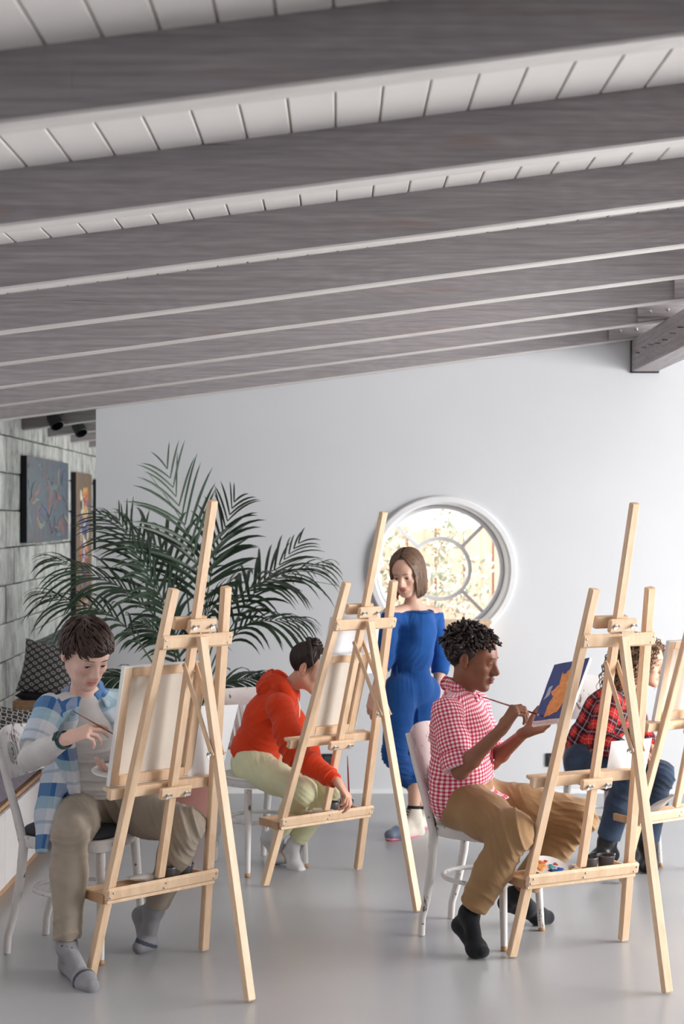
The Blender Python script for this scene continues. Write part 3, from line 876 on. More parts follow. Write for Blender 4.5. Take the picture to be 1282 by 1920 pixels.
# ------------------------------------------------------------------ easels
EH = dict(wf=.268, wt=.126, L=1.516, hc=1.316, Lr=1.318, sb=.362, st=.342)
def make_easel(x, y, yaw, sm, sk, th, dwf, dwt, dLr, sh, label, canvas_bar=(-.27, .2), clamp=True):
    wf, wt, Lg, hc, Lr, sb, s_t = EH['wf']+dwf, EH['wt']+dwt, EH['L'], EH['hc'], EH['Lr']+dLr, EH['sb'], EH['st']
    t = np.array([cos(yaw), sin(yaw), 0]); n = np.array([sin(yaw), -cos(yaw), 0])
    u = n*sin(th)+np.array([0, 0, cos(th)]); q = n*cos(th)-np.array([0, 0, sin(th)])
    o = np.array([x, y, 0.]); W = lambda s: wf+(wt-wf)*s/Lg
    root = empty('easel', tuple(o), label, 'easel', 'pine studio easels')
    B = lambda mb, nm, m=M['pine'], par=root, **k: mb.build(nm, m, par, **k)
    lt, ld = .038, .026
    for sg in (-1, 1):
        a = o+t*sg*wf; b = o+t*sg*wt+u*Lg
        ax = nrm(b-a); a2 = a+ax*(ld/2*abs(q[2]))+np.array([0, 0, .004])
        B(MB().bar(a2, b, lt, ld*1.15, t, .004), 'leg')
    mast = B(MB().bar(o+u*sb-t*sh-q*.001, o+u*sm+t*sh-q*.001, .036, .026, t, .004), 'mast')
    # rear leg
    top = o+u*(hc+.024)+q*.048; z = top[2]; hh = sqrt(max(Lr*Lr-z*z, 0)); fb = top+n*hh-np.array([0, 0, z-.006])
    rl = B(MB().bar(fb, top, .038, .026, t, .004), 'rear_leg')
    # crossbar on the rear face
    c = o+u*hc+q*.024
    B(MB().bar(c-t*(W(hc)+.026), c+t*(W(hc)+.026), .054, .020, u, .009), 'crossbar')
    for sg in (-1, 1):
        for k in (-1, 1):
            p = c+t*sg*(W(hc)+.004+k*.005)+u*k*.011+q*.009
            MB().lathe([(0, .003), (.0035, .0025), (.0045, 0)], p, 10, axis=q).build('bolt_head', M['steel'], root, True)
    MB().lathe([(0, .006), (.006, .005), (.007, 0)], c+q*.01+u*.03, 10, axis=u).build('hinge', M['steel'], root, True)
    # upper clamp: block behind the mast and plate with two wing nuts
    def wing(p, par):
        m = MB().lathe([(0, .012), (.0045, .012), (.006, .004), (.009, .002), (.009, 0)], p, 10, axis=q)
        for s in (-1, 1):
            d = nrm(t*s+u*.5*s)
            m.bar(p+q*.008, p+q*.012+d*.016, .010, .003, np.cross(d, q), .001)
        m.build('wing_nut', M['steel'], par, True, 40)
    if clamp:
        cc = o+u*(hc+.058)+t*(sh*.9)
        cb = B(MB().bar(cc-q*.026-t*.085, cc-q*.026+t*.062, .048, .022, u, .003), 'top_clamp', M['pine'])
        m = MB().bar(cc+q*.024-t*.055, cc+q*.024+t*.075, .054, .020, u, .007).build('clamp_plate', M['pine'], cb)
        for s in (-.03, .05): wing(cc+q*.034+t*s, cb)
    # canvas bar on the painter's side, with its clamp plate behind the mast
    K = o+u*sk-t*sh*.2
    kb = B(MB().bar(K-q*.030+t*canvas_bar[0], K-q*.030+t*canvas_bar[1], .042, .026, u, .003), 'canvas_bar')
    MB().bar(K-q*.058+u*.008+t*canvas_bar[0], K-q*.058+u*.008+t*canvas_bar[1], .014, .030, u, .003).build('ledge', M['pine'], kb)
    MB().bar(K+q*.024-t*.075-u*.004, K+q*.024+t*.068-u*.004, .044, .020, u, .005).build('clamp_plate', M['pine'], kb)
    for s in (-.045, .04): wing(K+q*.034+t*s-u*.01, kb)
    # diagonal struts between rear leg and the front frame
    ra = top+(fb-top)*.33
    for sg in (-1, 1):
        a = o+u*(hc-.10)+t*sg*.026+q*.0; b = ra+t*sg*.026
        st_ = B(MB().bar(a, b, .022, .007, nrm(np.cross(b-a, t)), .002, ext=.008), 'strut')
        MB().lathe([(0, .004), (.004, .003), (.005, 0)], a+t*sg*.004, 8, axis=t*sg).build('rivet', M['steel'], st_, True)
    MB().tube([ra-t*.04, ra+t*.04], .003, 6).build('pivot_rod', M['steel'], root, True)
    wing(ra-t*.036-q*.006, root)
    # tray: rails, ends and a floor
    T = o+u*s_t; nn = -n; w_ = W(s_t)
    zz = np.array([0, 0, 1.]); dep = .148
    tr = empty('tray', tuple(T)); tr.parent = root; tr.matrix_parent_inverse = wmat(root).inverted()
    MB().bar(T+q*.0245-t*(w_+.03), T+q*.0245+t*(w_+.03), .050, .020, u, .009).build('rear_rail', M['pine'], tr)
    for sg in (-1, 0, 1):
        for k in (-1, 1):
            p = T+q*.0345+t*(sg*(w_+.008)+k*.006*(sg != 0)+k*.004*(sg == 0))+u*k*.009
            MB().lathe([(0, .003), (.0035, .0025), (.0045, 0)], p, 10, axis=q).build('bolt_head', M['steel'], tr, True)
    T2 = T-zz*.026
    MB().bar(T2+nn*dep-t*(w_+.022), T2+nn*dep+t*(w_+.022), .034, .012, zz, .002).build('front_rail', M['pine'], tr)
    for sg in (-1, 1):
        MB().bar(T2+t*sg*(w_+.024)+n*.004, T2+t*sg*(w_+.024)+nn*(dep+.006), .034, .013, zz, .002).build('side_rail', M['pine_end'] if sg < 0 else M['pine'], tr)
    MB().bar(T2+n*.012-t*(w_+.02), T2+n*.012+t*(w_+.02), .034, .012, zz, .002).build('under_rail', M['pine'], tr)
    MB().box(T2+nn*dep/2-zz*.002, (2*w_+.04, dep, .006), np.column_stack([t, -nn, zz])).build('tray_floor', M['pine'], tr)
    return dict(root=root, o=o, t=t, n=n, u=u, q=q, K=K, T=T2, w=w_, dep=dep, W=W, sk=sk)

EA = make_easel(-.751, 6.019, .730, 1.849, .722, .224, -.003, -.005, .010, .003, 'pine easel at the left, holding a canvas for the boy in the blue-striped shirt', (-.27, .21))
EB = make_easel(-.141, 7.442, .638, 1.850, .717, .308, .008, .009, -.008, -.002, 'pine easel in front of the girl in the orange-red hoodie', (-.27, .20))
EC = make_easel(.912, 6.222, .445, 1.850, .731, .246, 0, .002, -.002, -.003, 'pine easel with no canvas on it, beside the boy in pink gingham', (-.27, .20))
ED = make_easel(1.554, 7.480, .577, 1.80, .777, .253, -.005, -.007, 0, 0, 'pine easel cut off by the right edge of the photo', (-.27, .20))

def frame3(E_, tc, wdt, hgt, lift=0.0, off=.062, thick=.019, name='stretched_canvas', label='', bars=True, roll=0):
    """stretched canvas standing on the canvas bar, its bare back to the viewer; tc = centre along t from the mast"""
    t, u, q, K = E_['t'], E_['u'], E_['q'], E_['K']
    if roll: t, u = t*cos(roll)+u*sin(roll), u*cos(roll)-t*sin(roll)
    c = K+u*(.018+lift+hgt/2)+t*tc-q*off
    R = np.column_stack([t, -q, u])     # local: x along, y away from the viewer, z up
    root = empty(name, tuple(c), label, 'canvas', None)
    MB().box(c-q*(thick*.42), (wdt, .002, hgt), R).build('canvas_cloth', M['canvas_back'], root)
    m = MB()
    for s in (-1, 1):
        m.box(c+t*s*(wdt/2-.001), (.003, thick+.002, hgt), R); m.box(c+u*s*(hgt/2-.001), (wdt, thick+.002, .003), R)
    m.box(c-q*(thick/2+.001), (wdt, .002, hgt), R)
    m.build('primed_wrap', M['canvas_white'], root)
    if bars:
        for s in (-1, 1):
            MB().box(c+t*s*(wdt/2-.021)+q*.001, (.036, thick-.004, hgt-.006), R, .002).build('stretcher_bar', M['pine'], root)
            MB().box(c+u*s*(hgt/2-.021)+q*.0015, (wdt-.078, thick-.004, .036), R, .002).build('stretcher_bar', M['pine'], root)
    return root, c, R
cA = frame3(EA, -.065, .38, .465, 0, label='stretched canvas seen from its bare back on the left easel')
cB = frame3(EB, -.012, .275, .40, 0, label='stretched canvas seen from its bare back on the hoodie girl\'s easel')
cD = frame3(ED, -.030, .34, .39, 0, label='white-edged stretched canvas on the easel at the right edge')

def sheet(pts, label, name='paper_sheet', nseg=8, bow=.01, mat=None, cat='paper'):
    """sheet through four corners TL, TR, BR, BL with a slight bow"""
    TL, TR, BR, BL = [np.asarray(p, float) for p in pts]; nn = nrm(np.cross(TR-TL, BL-TL)); V = []; th = .0012
    for s in (0, 1):
        for i in range(nseg+1):
            for j in range(nseg+1):
                a_, b_ = i/nseg, j/nseg
                V.append((TL*(1-a_)+TR*a_)*(1-b_)+(BL*(1-a_)+BR*a_)*b_+nn*(bow*sin(pi*a_)*(.4+.6*b_)+s*th))
    n = (nseg+1)**2; f = []
    for i in range(nseg):
        for j in range(nseg):
            a_ = i*(nseg+1)+j; f += [(a_, a_+nseg+1, a_+nseg+2, a_+1), (n+a_, n+a_+1, n+a_+nseg+2, n+a_+nseg+1)]
    for i in range(nseg):
        a_, b_ = i*(nseg+1), (i+1)*(nseg+1); f += [(a_, n+a_, n+b_, b_), (a_+nseg, b_+nseg, n+b_+nseg, n+a_+nseg), (i, i+1, n+i+1, n+i), (nseg*(nseg+1)+i, n+nseg*(nseg+1)+i, n+nseg*(nseg+1)+i+1, nseg*(nseg+1)+i+1)]
    return tag(MB().add(V, f).build(name, mat or M['paper'], None, True, 40), label, cat)
def on_plane(E_, px, py, off):
    """point on the plane parallel to the easel face, off behind it, seen at a pixel"""
    d = P(px, py, 1.0)-np.array([0, 0, EYE]); c = E_['K']-E_['q']*off; s = ((c-np.array([0, 0, EYE]))@E_['q'])/(d@E_['q'])
    return np.array([0, 0, EYE])+d*s
sheet([on_plane(EA, 369, 1324, .075), on_plane(EA, 447, 1321, .075), on_plane(EA, 412, 1464, .05), on_plane(EA, 350, 1468, .05)], 'white paper sheet standing on the left easel\'s bar, right of its canvas', bow=-.006)
sheet([on_plane(EC, 1146, 1390, .075), on_plane(EC, 1222, 1384, .075), on_plane(EC, 1209, 1449, .05), on_plane(EC, 1135, 1458, .05)], 'white paper sheet standing on the empty easel before the girl in plaid', bow=-.006)
sheet([on_plane(EB, 619, 1157, .09), on_plane(EB, 713, 1153, .09), on_plane(EB, 702, 1262, .085), on_plane(EB, 598, 1268, .085)], 'white paper sheet rising above the canvas on the hoodie girl\'s easel', bow=.004)

# ------------------------------------------------------------------ things in the trays
def cup_pair(E_, ta, tb, dd, labels, sc=1.0):
    for k, (tt, lb) in enumerate(zip((ta, tb), labels)):
        c = E_['T']+E_['t']*tt-E_['n']*dd+np.array([0, 0, .001])
        r = empty('paint_cup', tuple(c), lb, 'cup', 'dark metal paint cups in the easel trays')
        s = sc
        MB().lathe([(.024*s, 0), (.029*s, .004), (.0355*s, .060), (.038*s, .061), (.038*s, .066), (.0345*s, .066), (.0300*s, .008), (0, .006)], c, 28).build('cup_body', M['black_cup'], r, True, 40)
        MB().lathe([(0, .046), (.0335*s, .046)], c, 28).build('paint_water', M['cup_fluid'], r, True)
        MB().tube([c+E_['t']*.035*s+np.array([0, 0, .060]), c+E_['t']*.043*s+np.array([0, 0, .066]), c+E_['t']*.041*s+np.array([0, 0, .044])], .003).build('clip', M['steel'], r, True)
def tube_of_paint(E_, tt, dd, yaw, label, ln=.10, rise=.3, rad=.019):
    c = E_['T']+E_['t']*tt-E_['n']*dd+np.array([0, 0, .003+rad*.95])
    ax_ = nrm(E_['t']*cos(yaw)+E_['n']*sin(yaw)+np.array([0, 0, rise]))
    r = empty('paint_tube', tuple(c), label, 'paint tube', None)
    n = 10; V = []; sd = nrm(np.cross(ax_, [0, 0, 1])); up = np.cross(sd, ax_)
    for i in range(n+1):
        s = i/n; w_ = rad*(1+.25*s); h = rad*(1-s)**.7+.0012
        for j in range(16):
            an = j*pi/8; V.append(c+ax_*ln*s+sd*w_*cos(an)*(1 if s < .95 else 1)+up*h*sin(an)+up*.002*sin(9*s+j))
    f = [(i*16+j, i*16+(j+1) % 16, (i+1)*16+(j+1) % 16, (i+1)*16+j) for i in range(n) for j in range(16)]+[tuple(range(16))[::-1], tuple(n*16+j for j in range(16))]
    MB().add(V, f).build('tube_body', M['tube'], r, True, 50)
    MB().lathe([(rad, 0), (rad*.5, -.006), (.006, -.008), (.006, -.012)][::-1], c, 14, axis=ax_).build('shoulder', M['tube'], r, True)
    MB().lathe([(0, -.026), (.009, -.026), (.009, -.011), (.006, -.010)], c, 12, axis=ax_).build('cap', M['white'], r, True, 40)
M['tube'] = plain('white_paint_tube', (226, 224, 220), .35, var=.05)
cup_pair(EA, .075, .155, .052, ['dark paint cup beside the mast in the left easel\'s tray', 'dark paint cup at the right end of the left easel\'s tray'])
cup_pair(EB, .080, .165, .052, ['left paint cup of the hoodie girl\'s easel tray', 'paint cup the hoodie girl dips her brush into'])
cup_pair(EC, .080, .160, .052, ['paint cup next to the palette plate in the empty easel\'s tray', 'paint cup at the right end of the empty easel\'s tray'])
tube_of_paint(EA, .03, .10, 3.3, 'crumpled white paint tube in the left easel\'s tray', rise=.1)
tube_of_paint(EB, .005, .09, 1.2, 'white paint tube in the hoodie girl\'s easel tray', rise=.15)
tube_of_paint(EC, .02, .11, 3.0, 'white paint tube behind the palette plate', rise=.05)
tube_of_paint(ED, -.09, .07, .7, 'large white paint tube leaning in the tray at the right edge', ln=.13, rise=.75, rad=.022)
# palette plate with daubs
c = EC['T']-EC['t']*.095-EC['n']*.080+np.array([0, 0, .030]); R0 = nrm(EC['n']*.35+np.array([0, 0, 1.]))
pp = empty('palette_plate', tuple(c), 'round white palette plate with orange and blue daubs in the empty easel\'s tray', 'palette')
MB().lathe([(0, 0), (.060, .001), (.078, .010), (.079, .0115), (.060, .004), (0, .0035)], c, 40, axis=R0).build('plate', M['white'], pp, True, 60)
def daub(c0, ax_, dx, dy, r_, col, name='paint_daub', par=None, h=.004, seed=1):
    rr = random.Random(seed); z = nrm(ax_); x = nrm(np.cross([0, 1, 0], z)); y = np.cross(z, x); n = 22; p = c0+x*dx+y*dy+z*.004
    rad = [r_*(1+.28*sin(3*a_*2*pi/n+seed)+.15*rr.uniform(-1, 1)) for a_ in range(n)]
    V = []
    for s, hh in ((1, 0), (.92, h*.8), (.5, h), (.0, h*1.1)):
        V += [p+(x*cos(j*2*pi/n)+y*sin(j*2*pi/n))*rad[j]*s+z*hh for j in range(n)]
    f = [(i*n+j, i*n+(j+1) % n, (i+1)*n+(j+1) % n, (i+1)*n+j) for i in range(3) for j in range(n)]
    return MB().add(V, f).build(name, plain('fresh_paint', col, .25, var=.12, scale=60), par, True)
x_ = 0
for i, (dx, dy, r_, col) in enumerate([(-.036, -.004, .026, (238, 168, 96)), (-.028, .028, .016, (226, 120, 60)), (.012, .01, .014, (70, 160, 170)), (.03, .035, .009, (196, 84, 60)), (.006, -.022, .010, (30, 40, 80)), (.036, -.022, .022, (40, 92, 190)), (.048, .0, .012, (60, 110, 200)), (-.008, .045, .008, (190, 70, 56))]):
    daub(c, R0, dx, dy, r_, col, par=pp, seed=i)
# dried paint on the bar of the empty easel, thin raised smears
for i, (tt, l, col) in enumerate([(-.20, .03, (60, 80, 150)), (-.12, .045, (50, 66, 140)), (-.02, .05, (236, 180, 140)), (.06, .06, (238, 190, 160))]):
    K = EC['K']-EC['q']*.03+EC['u']*.0155
    kb = [o for o in EC['root'].children if o.name.startswith('canvas_bar')][0]
    MB().bar(K+EC['t']*(tt-l/2), K+EC['t']*(tt+l/2), .0012, .020, EC['u'], .0004).build('paint_smear', plain('dried_paint', col, .5), kb)

# ------------------------------------------------------------------ chairs
def bent_leg(m, top, foot, r0, r1, side, bow=0.0, n=12):
    pts = [top*(1-s)+foot*s+side*bow*(-4*s*(1-s)*(1 if s < .5 else .6)) for s in np.linspace(0, 1, 9)]
    return m.tube(pts, np.linspace(r0, r1, 9), n)
def make_chair(rl, rr, fl_, fr_, seat, back, label, zs=.470, mat=None, cushion=False, pink=False, backh=.88, lean=.10):
    """rl/rr rear feet, fl_/fr_ front feet as floor points (left/right as the sitter sees them)"""
    mat = mat or M['peel']; rl, rr, fl_, fr_ = [np.array([p[0], p[1], 0.]) for p in (rl, rr, fl_, fr_)]
    fw = nrm((fl_+fr_)/2-(rl+rr)/2); sd = np.array([fw[1], -fw[0], 0])       # sitter's right
    Zv = np.array([0, 0, 1.]); wr_ = np.linalg.norm(rl-rr)/2; wf_ = np.linalg.norm(fl_-fr_)/2
    rc = (rl+rr)/2+fw*.055; fc = (fl_+fr_)/2-fw*.02; sc = (rc+fc)/2
    root = empty('cafe_chair', tuple(sc), label, 'chair', 'old white-painted bentwood chairs')
    # front legs
    for p, s in ((fl_, -1), (fr_, 1)):
        top = fc+sd*s*(wf_-.022)+Zv*(zs-.045); m = MB(); bent_leg(m, top, p+Zv*.002, .0195, .0135, -fw, .0)
        m.build('front_leg', mat, root, True, 50)
        MB().lathe([(.014, 0), (.0145, .012), (.0138, .02)], p+Zv*.001, 12).build('foot_tip', M['pine_end'], root, True)
    # rear legs run on as back posts in one bent piece
    for p, s in ((rl, -1), (rr, 1)):
        j = rc+sd*s*(wr_-.004)+Zv*zs*.93
        tp = rc-fw*lean+sd*s*(wr_+.012)+Zv*(backh-.03)
        pts = [p+Zv*.002, p*.86+j*.14-fw*.004+Zv*.01, p*.65+j*.35+fw*.008, p*.3+j*.7+fw*.018, j+fw*.012, j*.7+tp*.3+fw*.012, j*.35+tp*.65+fw*.004, tp]
        MB().tube(pts, [.0145, .0155, .017, .019, .0195, .018, .016, .013], 12).build('back_post', mat, root, True, 50)
    # seat frame and seat
    n = 48; hw, hd = max(wf_, wr_)+.012, np.linalg.norm(fc-rc)/2+.035
    def outline(s, k=1.0):
        P_ = []
        for i in range(n):
            a_ = i*2*pi/n; e = 2/seat['pow']
            x_ = np.sign(cos(a_))*abs(cos(a_))**e*hw*s; y_ = np.sign(sin(a_))*abs(sin(a_))**e*hd*s
            x_ *= (1-.10*(1-y_/hd)/2) if seat['pow'] > 2.2 else 1
            P_.append(sc+sd*x_+fw*y_)
        return P_
    V = []
    for s, z in ((.93, zs-.048), (.985, zs-.046), (1.0, zs-.040), (1.0, zs-.012), (1.02, zs-.010), (1.025, zs-.002), (1.0, zs+.002), (.88, zs-.001), (.5, zs-.006), (.0, zs-.007)):
        V += [p+Zv*z for p in outline(max(s, .001))]
    f = [(i*n+j, i*n+(j+1) % n, (i+1)*n+(j+1) % n, (i+1)*n+j) for i in range(9) for j in range(n)]+[tuple(range(n))[::-1]]
    MB().add(V, f).build('seat', mat, root, True, 45)
    if cushion:
        V = []
        for s, z in ((.86, zs-.001), (.93, zs+.004), (.95, zs+.014), (.92, zs+.026), (.8, zs+.034), (.5, zs+.038), (.0, zs+.038)):
            V += [p+Zv*z for p in outline(max(s, .001))]
        MB().add(V, [(i*n+j, i*n+(j+1) % n, (i+1)*n+(j+1) % n, (i+1)*n+j) for i in range(6) for j in range(n)]).build('seat_cushion', M['cushion_dark'], root, True)
    # bent hoop between the legs
    zh = zs*.52; pts = []
    for i in range(33):
        a_ = i*2*pi/32; pts.append(sc+sd*cos(a_)*(hw-.035)+fw*sin(a_)*(hd-.03)+Zv*zh)
    m = MB(); m.tube(pts, .0095, 10, caps=False); m.build('hoop_stretcher', mat, root, True)
    # backrest
    bc = lambda z: rc-fw*(lean*(z-zs)/(backh-zs))+fw*.004+Zv*z
    bm_ = M['peel_pink'] if pink else mat
    def panel(z0, z1, th=.010, name='back_panel', w_=None, curve=.030, material=None, par=None, inset=0):
        V = []; nx, ny = 16, 6; w_ = w_ or wr_+.008
        for s in (0, 1):
            for i in range(nx+1):
                for j in range(ny+1):
                    a_, b_ = 2*i/nx-1, j/ny; z = z0+(z1-z0)*b_
                    if back['type'] != 'slats': z += (.022*(1-a_*a_))*(1 if b_ > .5 else -.6)*abs(2*b_-1)
                    V.append(bc(z)+sd*a_*w_-fw*(curve*(1-a_*a_))+fw*(th*s-th/2+inset))
        o_ = (nx+1)*(ny+1); f = []
        for i in range(nx):
            for j in range(ny):
                k = i*(ny+1)+j; f += [(k, k+1, k+ny+2, k+ny+1), (o_+k, o_+k+ny+1, o_+k+ny+2, o_+k+1)]
        for j in range(ny): f += [(j, o_+j, o_+j+1, j+1), (nx*(ny+1)+j, nx*(ny+1)+j+1, o_+nx*(ny+1)+j+1, o_+nx*(ny+1)+j)]
        for i in range(nx):
            k, l_ = i*(ny+1), (i+1)*(ny+1); f += [(k, l_, o_+l_, o_+k), (k+ny, o_+k+ny, o_+l_+ny, l_+ny)]
        return MB().add(V, f).build(name, material or bm_, par or root, True, 40)
    if back['type'] == 'panel':
        p_ = panel(back['z0'], back['z1'])
        if back.get('emboss'):
            m = MB()
            for s in (-1, 1):
                pts = []
                for i in range(26):
                    a_ = i/25*4.2*pi; rr_ = .034*(1-i/32); pts.append(bc((back['z0']+back['z1'])/2+rr_*sin(a_)*1.5)+sd*(s*.055+rr_*cos(a_)*s)-fw*.024+fw*.007)
                m.tube(pts, .004, 6)
            m.tube([bc(back['z0']+.02+i*.01)-fw*.030+fw*.008 for i in range(int((back['z1']-back['z0']-.03)/.01))], .004, 6)
            m.build('embossed_scroll', bm_, p_, True)
        if back.get('cuts'):
            m = MB(); rr_ = random.Random(4)
            for i in range(-7, 8):
                for j in range(5):
                    z = back['z0']+.02+j*(back['z1']-back['z0']-.03)/4.5; a_ = (i+(.5 if j % 2 else 0))/8
                    if abs(a_) > .9: continue
                    q0 = bc(z)+sd*a_*wr_-fw*(.030*(1-a_*a_)); dz = Zv*.008+sd*.012*(1 if a_ > 0 else -1)*(.3+abs(a_))
                    m.tube([q0-dz, q0, q0+dz], [.001, .0035, .001], 6, flat=1.9)
            m.build('pressed_cut', M['edge_black'], p_, True)
    else:
        panel(backh-.085, backh, .016, 'top_rail'); panel(zs+.10, zs+.135, .014, 'lower_rail')
        for k in range(back.get('n', 6)):
            a_ = -1+2*(k+.5)/back.get('n', 6); w_ = wr_-.006
            pts = [bc(z)+sd*a_*w_-fw*.03*(1-a_*a_) for z in (zs+.12, zs+.25, backh-.06)]
            MB().bar(pts[0], pts[-1], .022, .009, sd, .002).build('back_slat', bm_, root)
    return dict(root=root, c=sc, fw=fw, sd=sd, zs=zs)
G = lambda px, py: np.array([(px-CX)*EYE/(py-CY), F*EYE/(py-CY)])
CHA = make_chair(G(86, 1752), G(13, 1788), G(268, 1765), G(189, 1809), dict(pow=3.6), dict(type='panel', z0=.70, z1=.87, emboss=True), 'white bentwood chair with dark seat cushion under the boy in blue stripes', zs=.475, cushion=True)
CHB = make_chair(G(494, 1604), G(402, 1614), G(573, 1626), G(464, 1645), dict(pow=2.0), dict(type='slats', n=7), 'round-seated slat-back chair under the girl in the orange-red hoodie', zs=.462, backh=.86)
CHC = make_chair(G(845, 1722), G(790, 1754), G(1015, 1745), G(945, 1783), dict(pow=2.8), dict(type='panel', z0=.60, z1=.845), 'chipped white chair with blush back panel under the boy in pink gingham', zs=.468, pink=True, backh=.87)
CHD = make_chair(np.array([1.41, 8.09]), np.array([1.13, 7.97]), np.array([1.583, 7.685]), np.array([1.296, 7.57]), dict(pow=2.2), dict(type='panel', z0=.70, z1=.89, cuts=True), 'white chair with pierced back panel under the girl in red plaid', zs=.462, backh=.88)
# ------------------------------------------------------------------ figure tools
BODYV = [None]
def skin_mat(name, rough=.48):
    m, nt, b = new_mat(name); at = N(nt, 'ShaderNodeAttribute'); at.attribute_name = 'tint'
    co = coords(nt); f = noise(nt, co, 40, 4)
    c = mixc(nt, mth(nt, 'MULTIPLY', f, .22), at.outputs['Color'], mixc(nt, .35, at.outputs['Color'], lin((150, 70, 50))))
    L(nt, c, b.inputs['Base Color']); b.inputs['Roughness'].default_value = rough
    b.inputs['Subsurface Weight'].default_value = .0
    b.inputs['Specular IOR Level'].default_value = .4
    bump(nt, b, noise(nt, co, 350, 2), .12, .002); return m
M['skin'] = skin_mat('skin')
M['eye_white'] = plain('eye_white', (206, 196, 192), .2, var=.02)
M['iris_brown'] = plain('dark_iris', (48, 32, 26), .15)
M['lash'] = plain('eyelashes', (34, 24, 22), .7)
def cloth_mat(name, c, rough=.85, var=.05, weave=260, bmp=.25, sheen=.15):
    m, nt, b = new_mat(name); co = coords(nt); f = noise(nt, co, 9, 4); g = noise(nt, co, weave, 2)
    c = lin(c); d = tuple(x*(1-var*2) for x in c[:3])+(1,); e = tuple(min(1, x*(1+var)) for x in c[:3])+(1,)
    c1 = ramp(nt, f, [(.3, d), (.7, e)]); L(nt, c1, b.inputs['Base Color']); b.inputs['Roughness'].default_value = rough
    b.inputs['Specular IOR Level'].default_value = .2
    b.inputs['Sheen Weight'].default_value = sheen
    bump(nt, b, mth(nt, 'ADD', g, mth(nt, 'MULTIPLY', noise(nt, co, 30, 4), .8)), bmp, .003); return m
def hair_mat(name, c, hi):
    m, nt, b = new_mat(name); tc = coords(nt, (1, 1, .25)); f = noise(nt, tc, 60, 3)
    L(nt, ramp(nt, f, [(.2, lin(c)), (.95, lin(hi))]), b.inputs['Base Color']); b.inputs['Roughness'].default_value = .42
    b.inputs['Specular IOR Level'].default_value = .35; return m
def uvxy(nt, rot=0):
    uv = N(nt, 'ShaderNodeUVMap'); uv.uv_map = 'cloth'; s = N(nt, 'ShaderNodeSeparateXYZ'); L(nt, uv.outputs[0], s.inputs[0])
    return s.outputs[0], s.outputs[1]
def finish_cloth(nt, b, c):
    L(nt, c, b.inputs['Base Color']); b.inputs['Roughness'].default_value = .85; b.inputs['Specular IOR Level'].default_value = .2
    co = coords(nt); bump(nt, b, mth(nt, 'ADD', noise(nt, co, 260, 2), noise(nt, co, 34, 4)), .22, .003)
def gingham_mat():
    m, nt, b = new_mat('red_gingham'); u, v = uvxy(nt); p = .0155
    a_ = mth(nt, 'GREATER_THAN', mth(nt, 'FRACT', mth(nt, 'DIVIDE', u, p)), .5); c_ = mth(nt, 'GREATER_THAN', mth(nt, 'FRACT', mth(nt, 'DIVIDE', v, p)), .5)
    s = mth(nt, 'MULTIPLY', mth(nt, 'ADD', a_, c_), .5)
    c = ramp(nt, s, [(.2, lin((240, 226, 230))), (.5, lin((220, 128, 144))), (.8, lin((184, 52, 78)))])
    finish_cloth(nt, b, c); return m
def band(nt, x, p, lo, hi, off=0.0):
    f = mth(nt, 'FRACT', mth(nt, 'ADD', mth(nt, 'DIVIDE', x, p), off))
    return mth(nt, 'MULTIPLY', mth(nt, 'GREATER_THAN', f, lo), mth(nt, 'LESS_THAN', f, hi))
def plaid_mat():
    m, nt, b = new_mat('red_black_plaid'); u, v = uvxy(nt); p = .082
    base = lin((206, 52, 44)); k1 = mth(nt, 'MULTIPLY', band(nt, u, p, .0, .46), .82); k2 = mth(nt, 'MULTIPLY', band(nt, v, p, .0, .46), .80)
    c = mixc(nt, k1, base, lin((30, 22, 36))); c = mixc(nt, k2, c, lin((26, 20, 34)))
    for x in (u, v):
        for o in (.20, .24, .70): c = mixc(nt, mth(nt, 'MULTIPLY', band(nt, x, p, o, o+.022), .55), c, lin((206, 200, 214)))
    finish_cloth(nt, b, c); return m
def blue_check_mat():
    m, nt, b = new_mat('blue_white_wide_check'); u, v = uvxy(nt); p = .205
    c = mixc(nt, band(nt, v, p, .0, .27), lin((214, 216, 222)), lin((62, 106, 160)))
    c = mixc(nt, band(nt, v, p, .27, .52), c, lin((160, 188, 202)))
    c = mixc(nt, band(nt, v, p, .74, .80), c, lin((176, 186, 200)))
    c = mixc(nt, mth(nt, 'MULTIPLY', band(nt, u, .15, .0, .5), .30), c, lin((134, 168, 196)))
    c = mixc(nt, mth(nt, 'MULTIPLY', band(nt, u, .15, .62, .86), .25), c, lin((240, 240, 244)))
    finish_cloth(nt, b, c); return m

def head_frame(fwd, roll=0.0):
    f = nrm(fwd); up = np.array([0, 0, 1.]); up = nrm(up-f*np.dot(up, f)); r = np.cross(f, up)
    if roll: up, r = up*cos(roll)+r*sin(roll), r*cos(roll)-up*sin(roll)
    return np.column_stack([r, f, up])       # local x = the person's right, y = forward, z = up

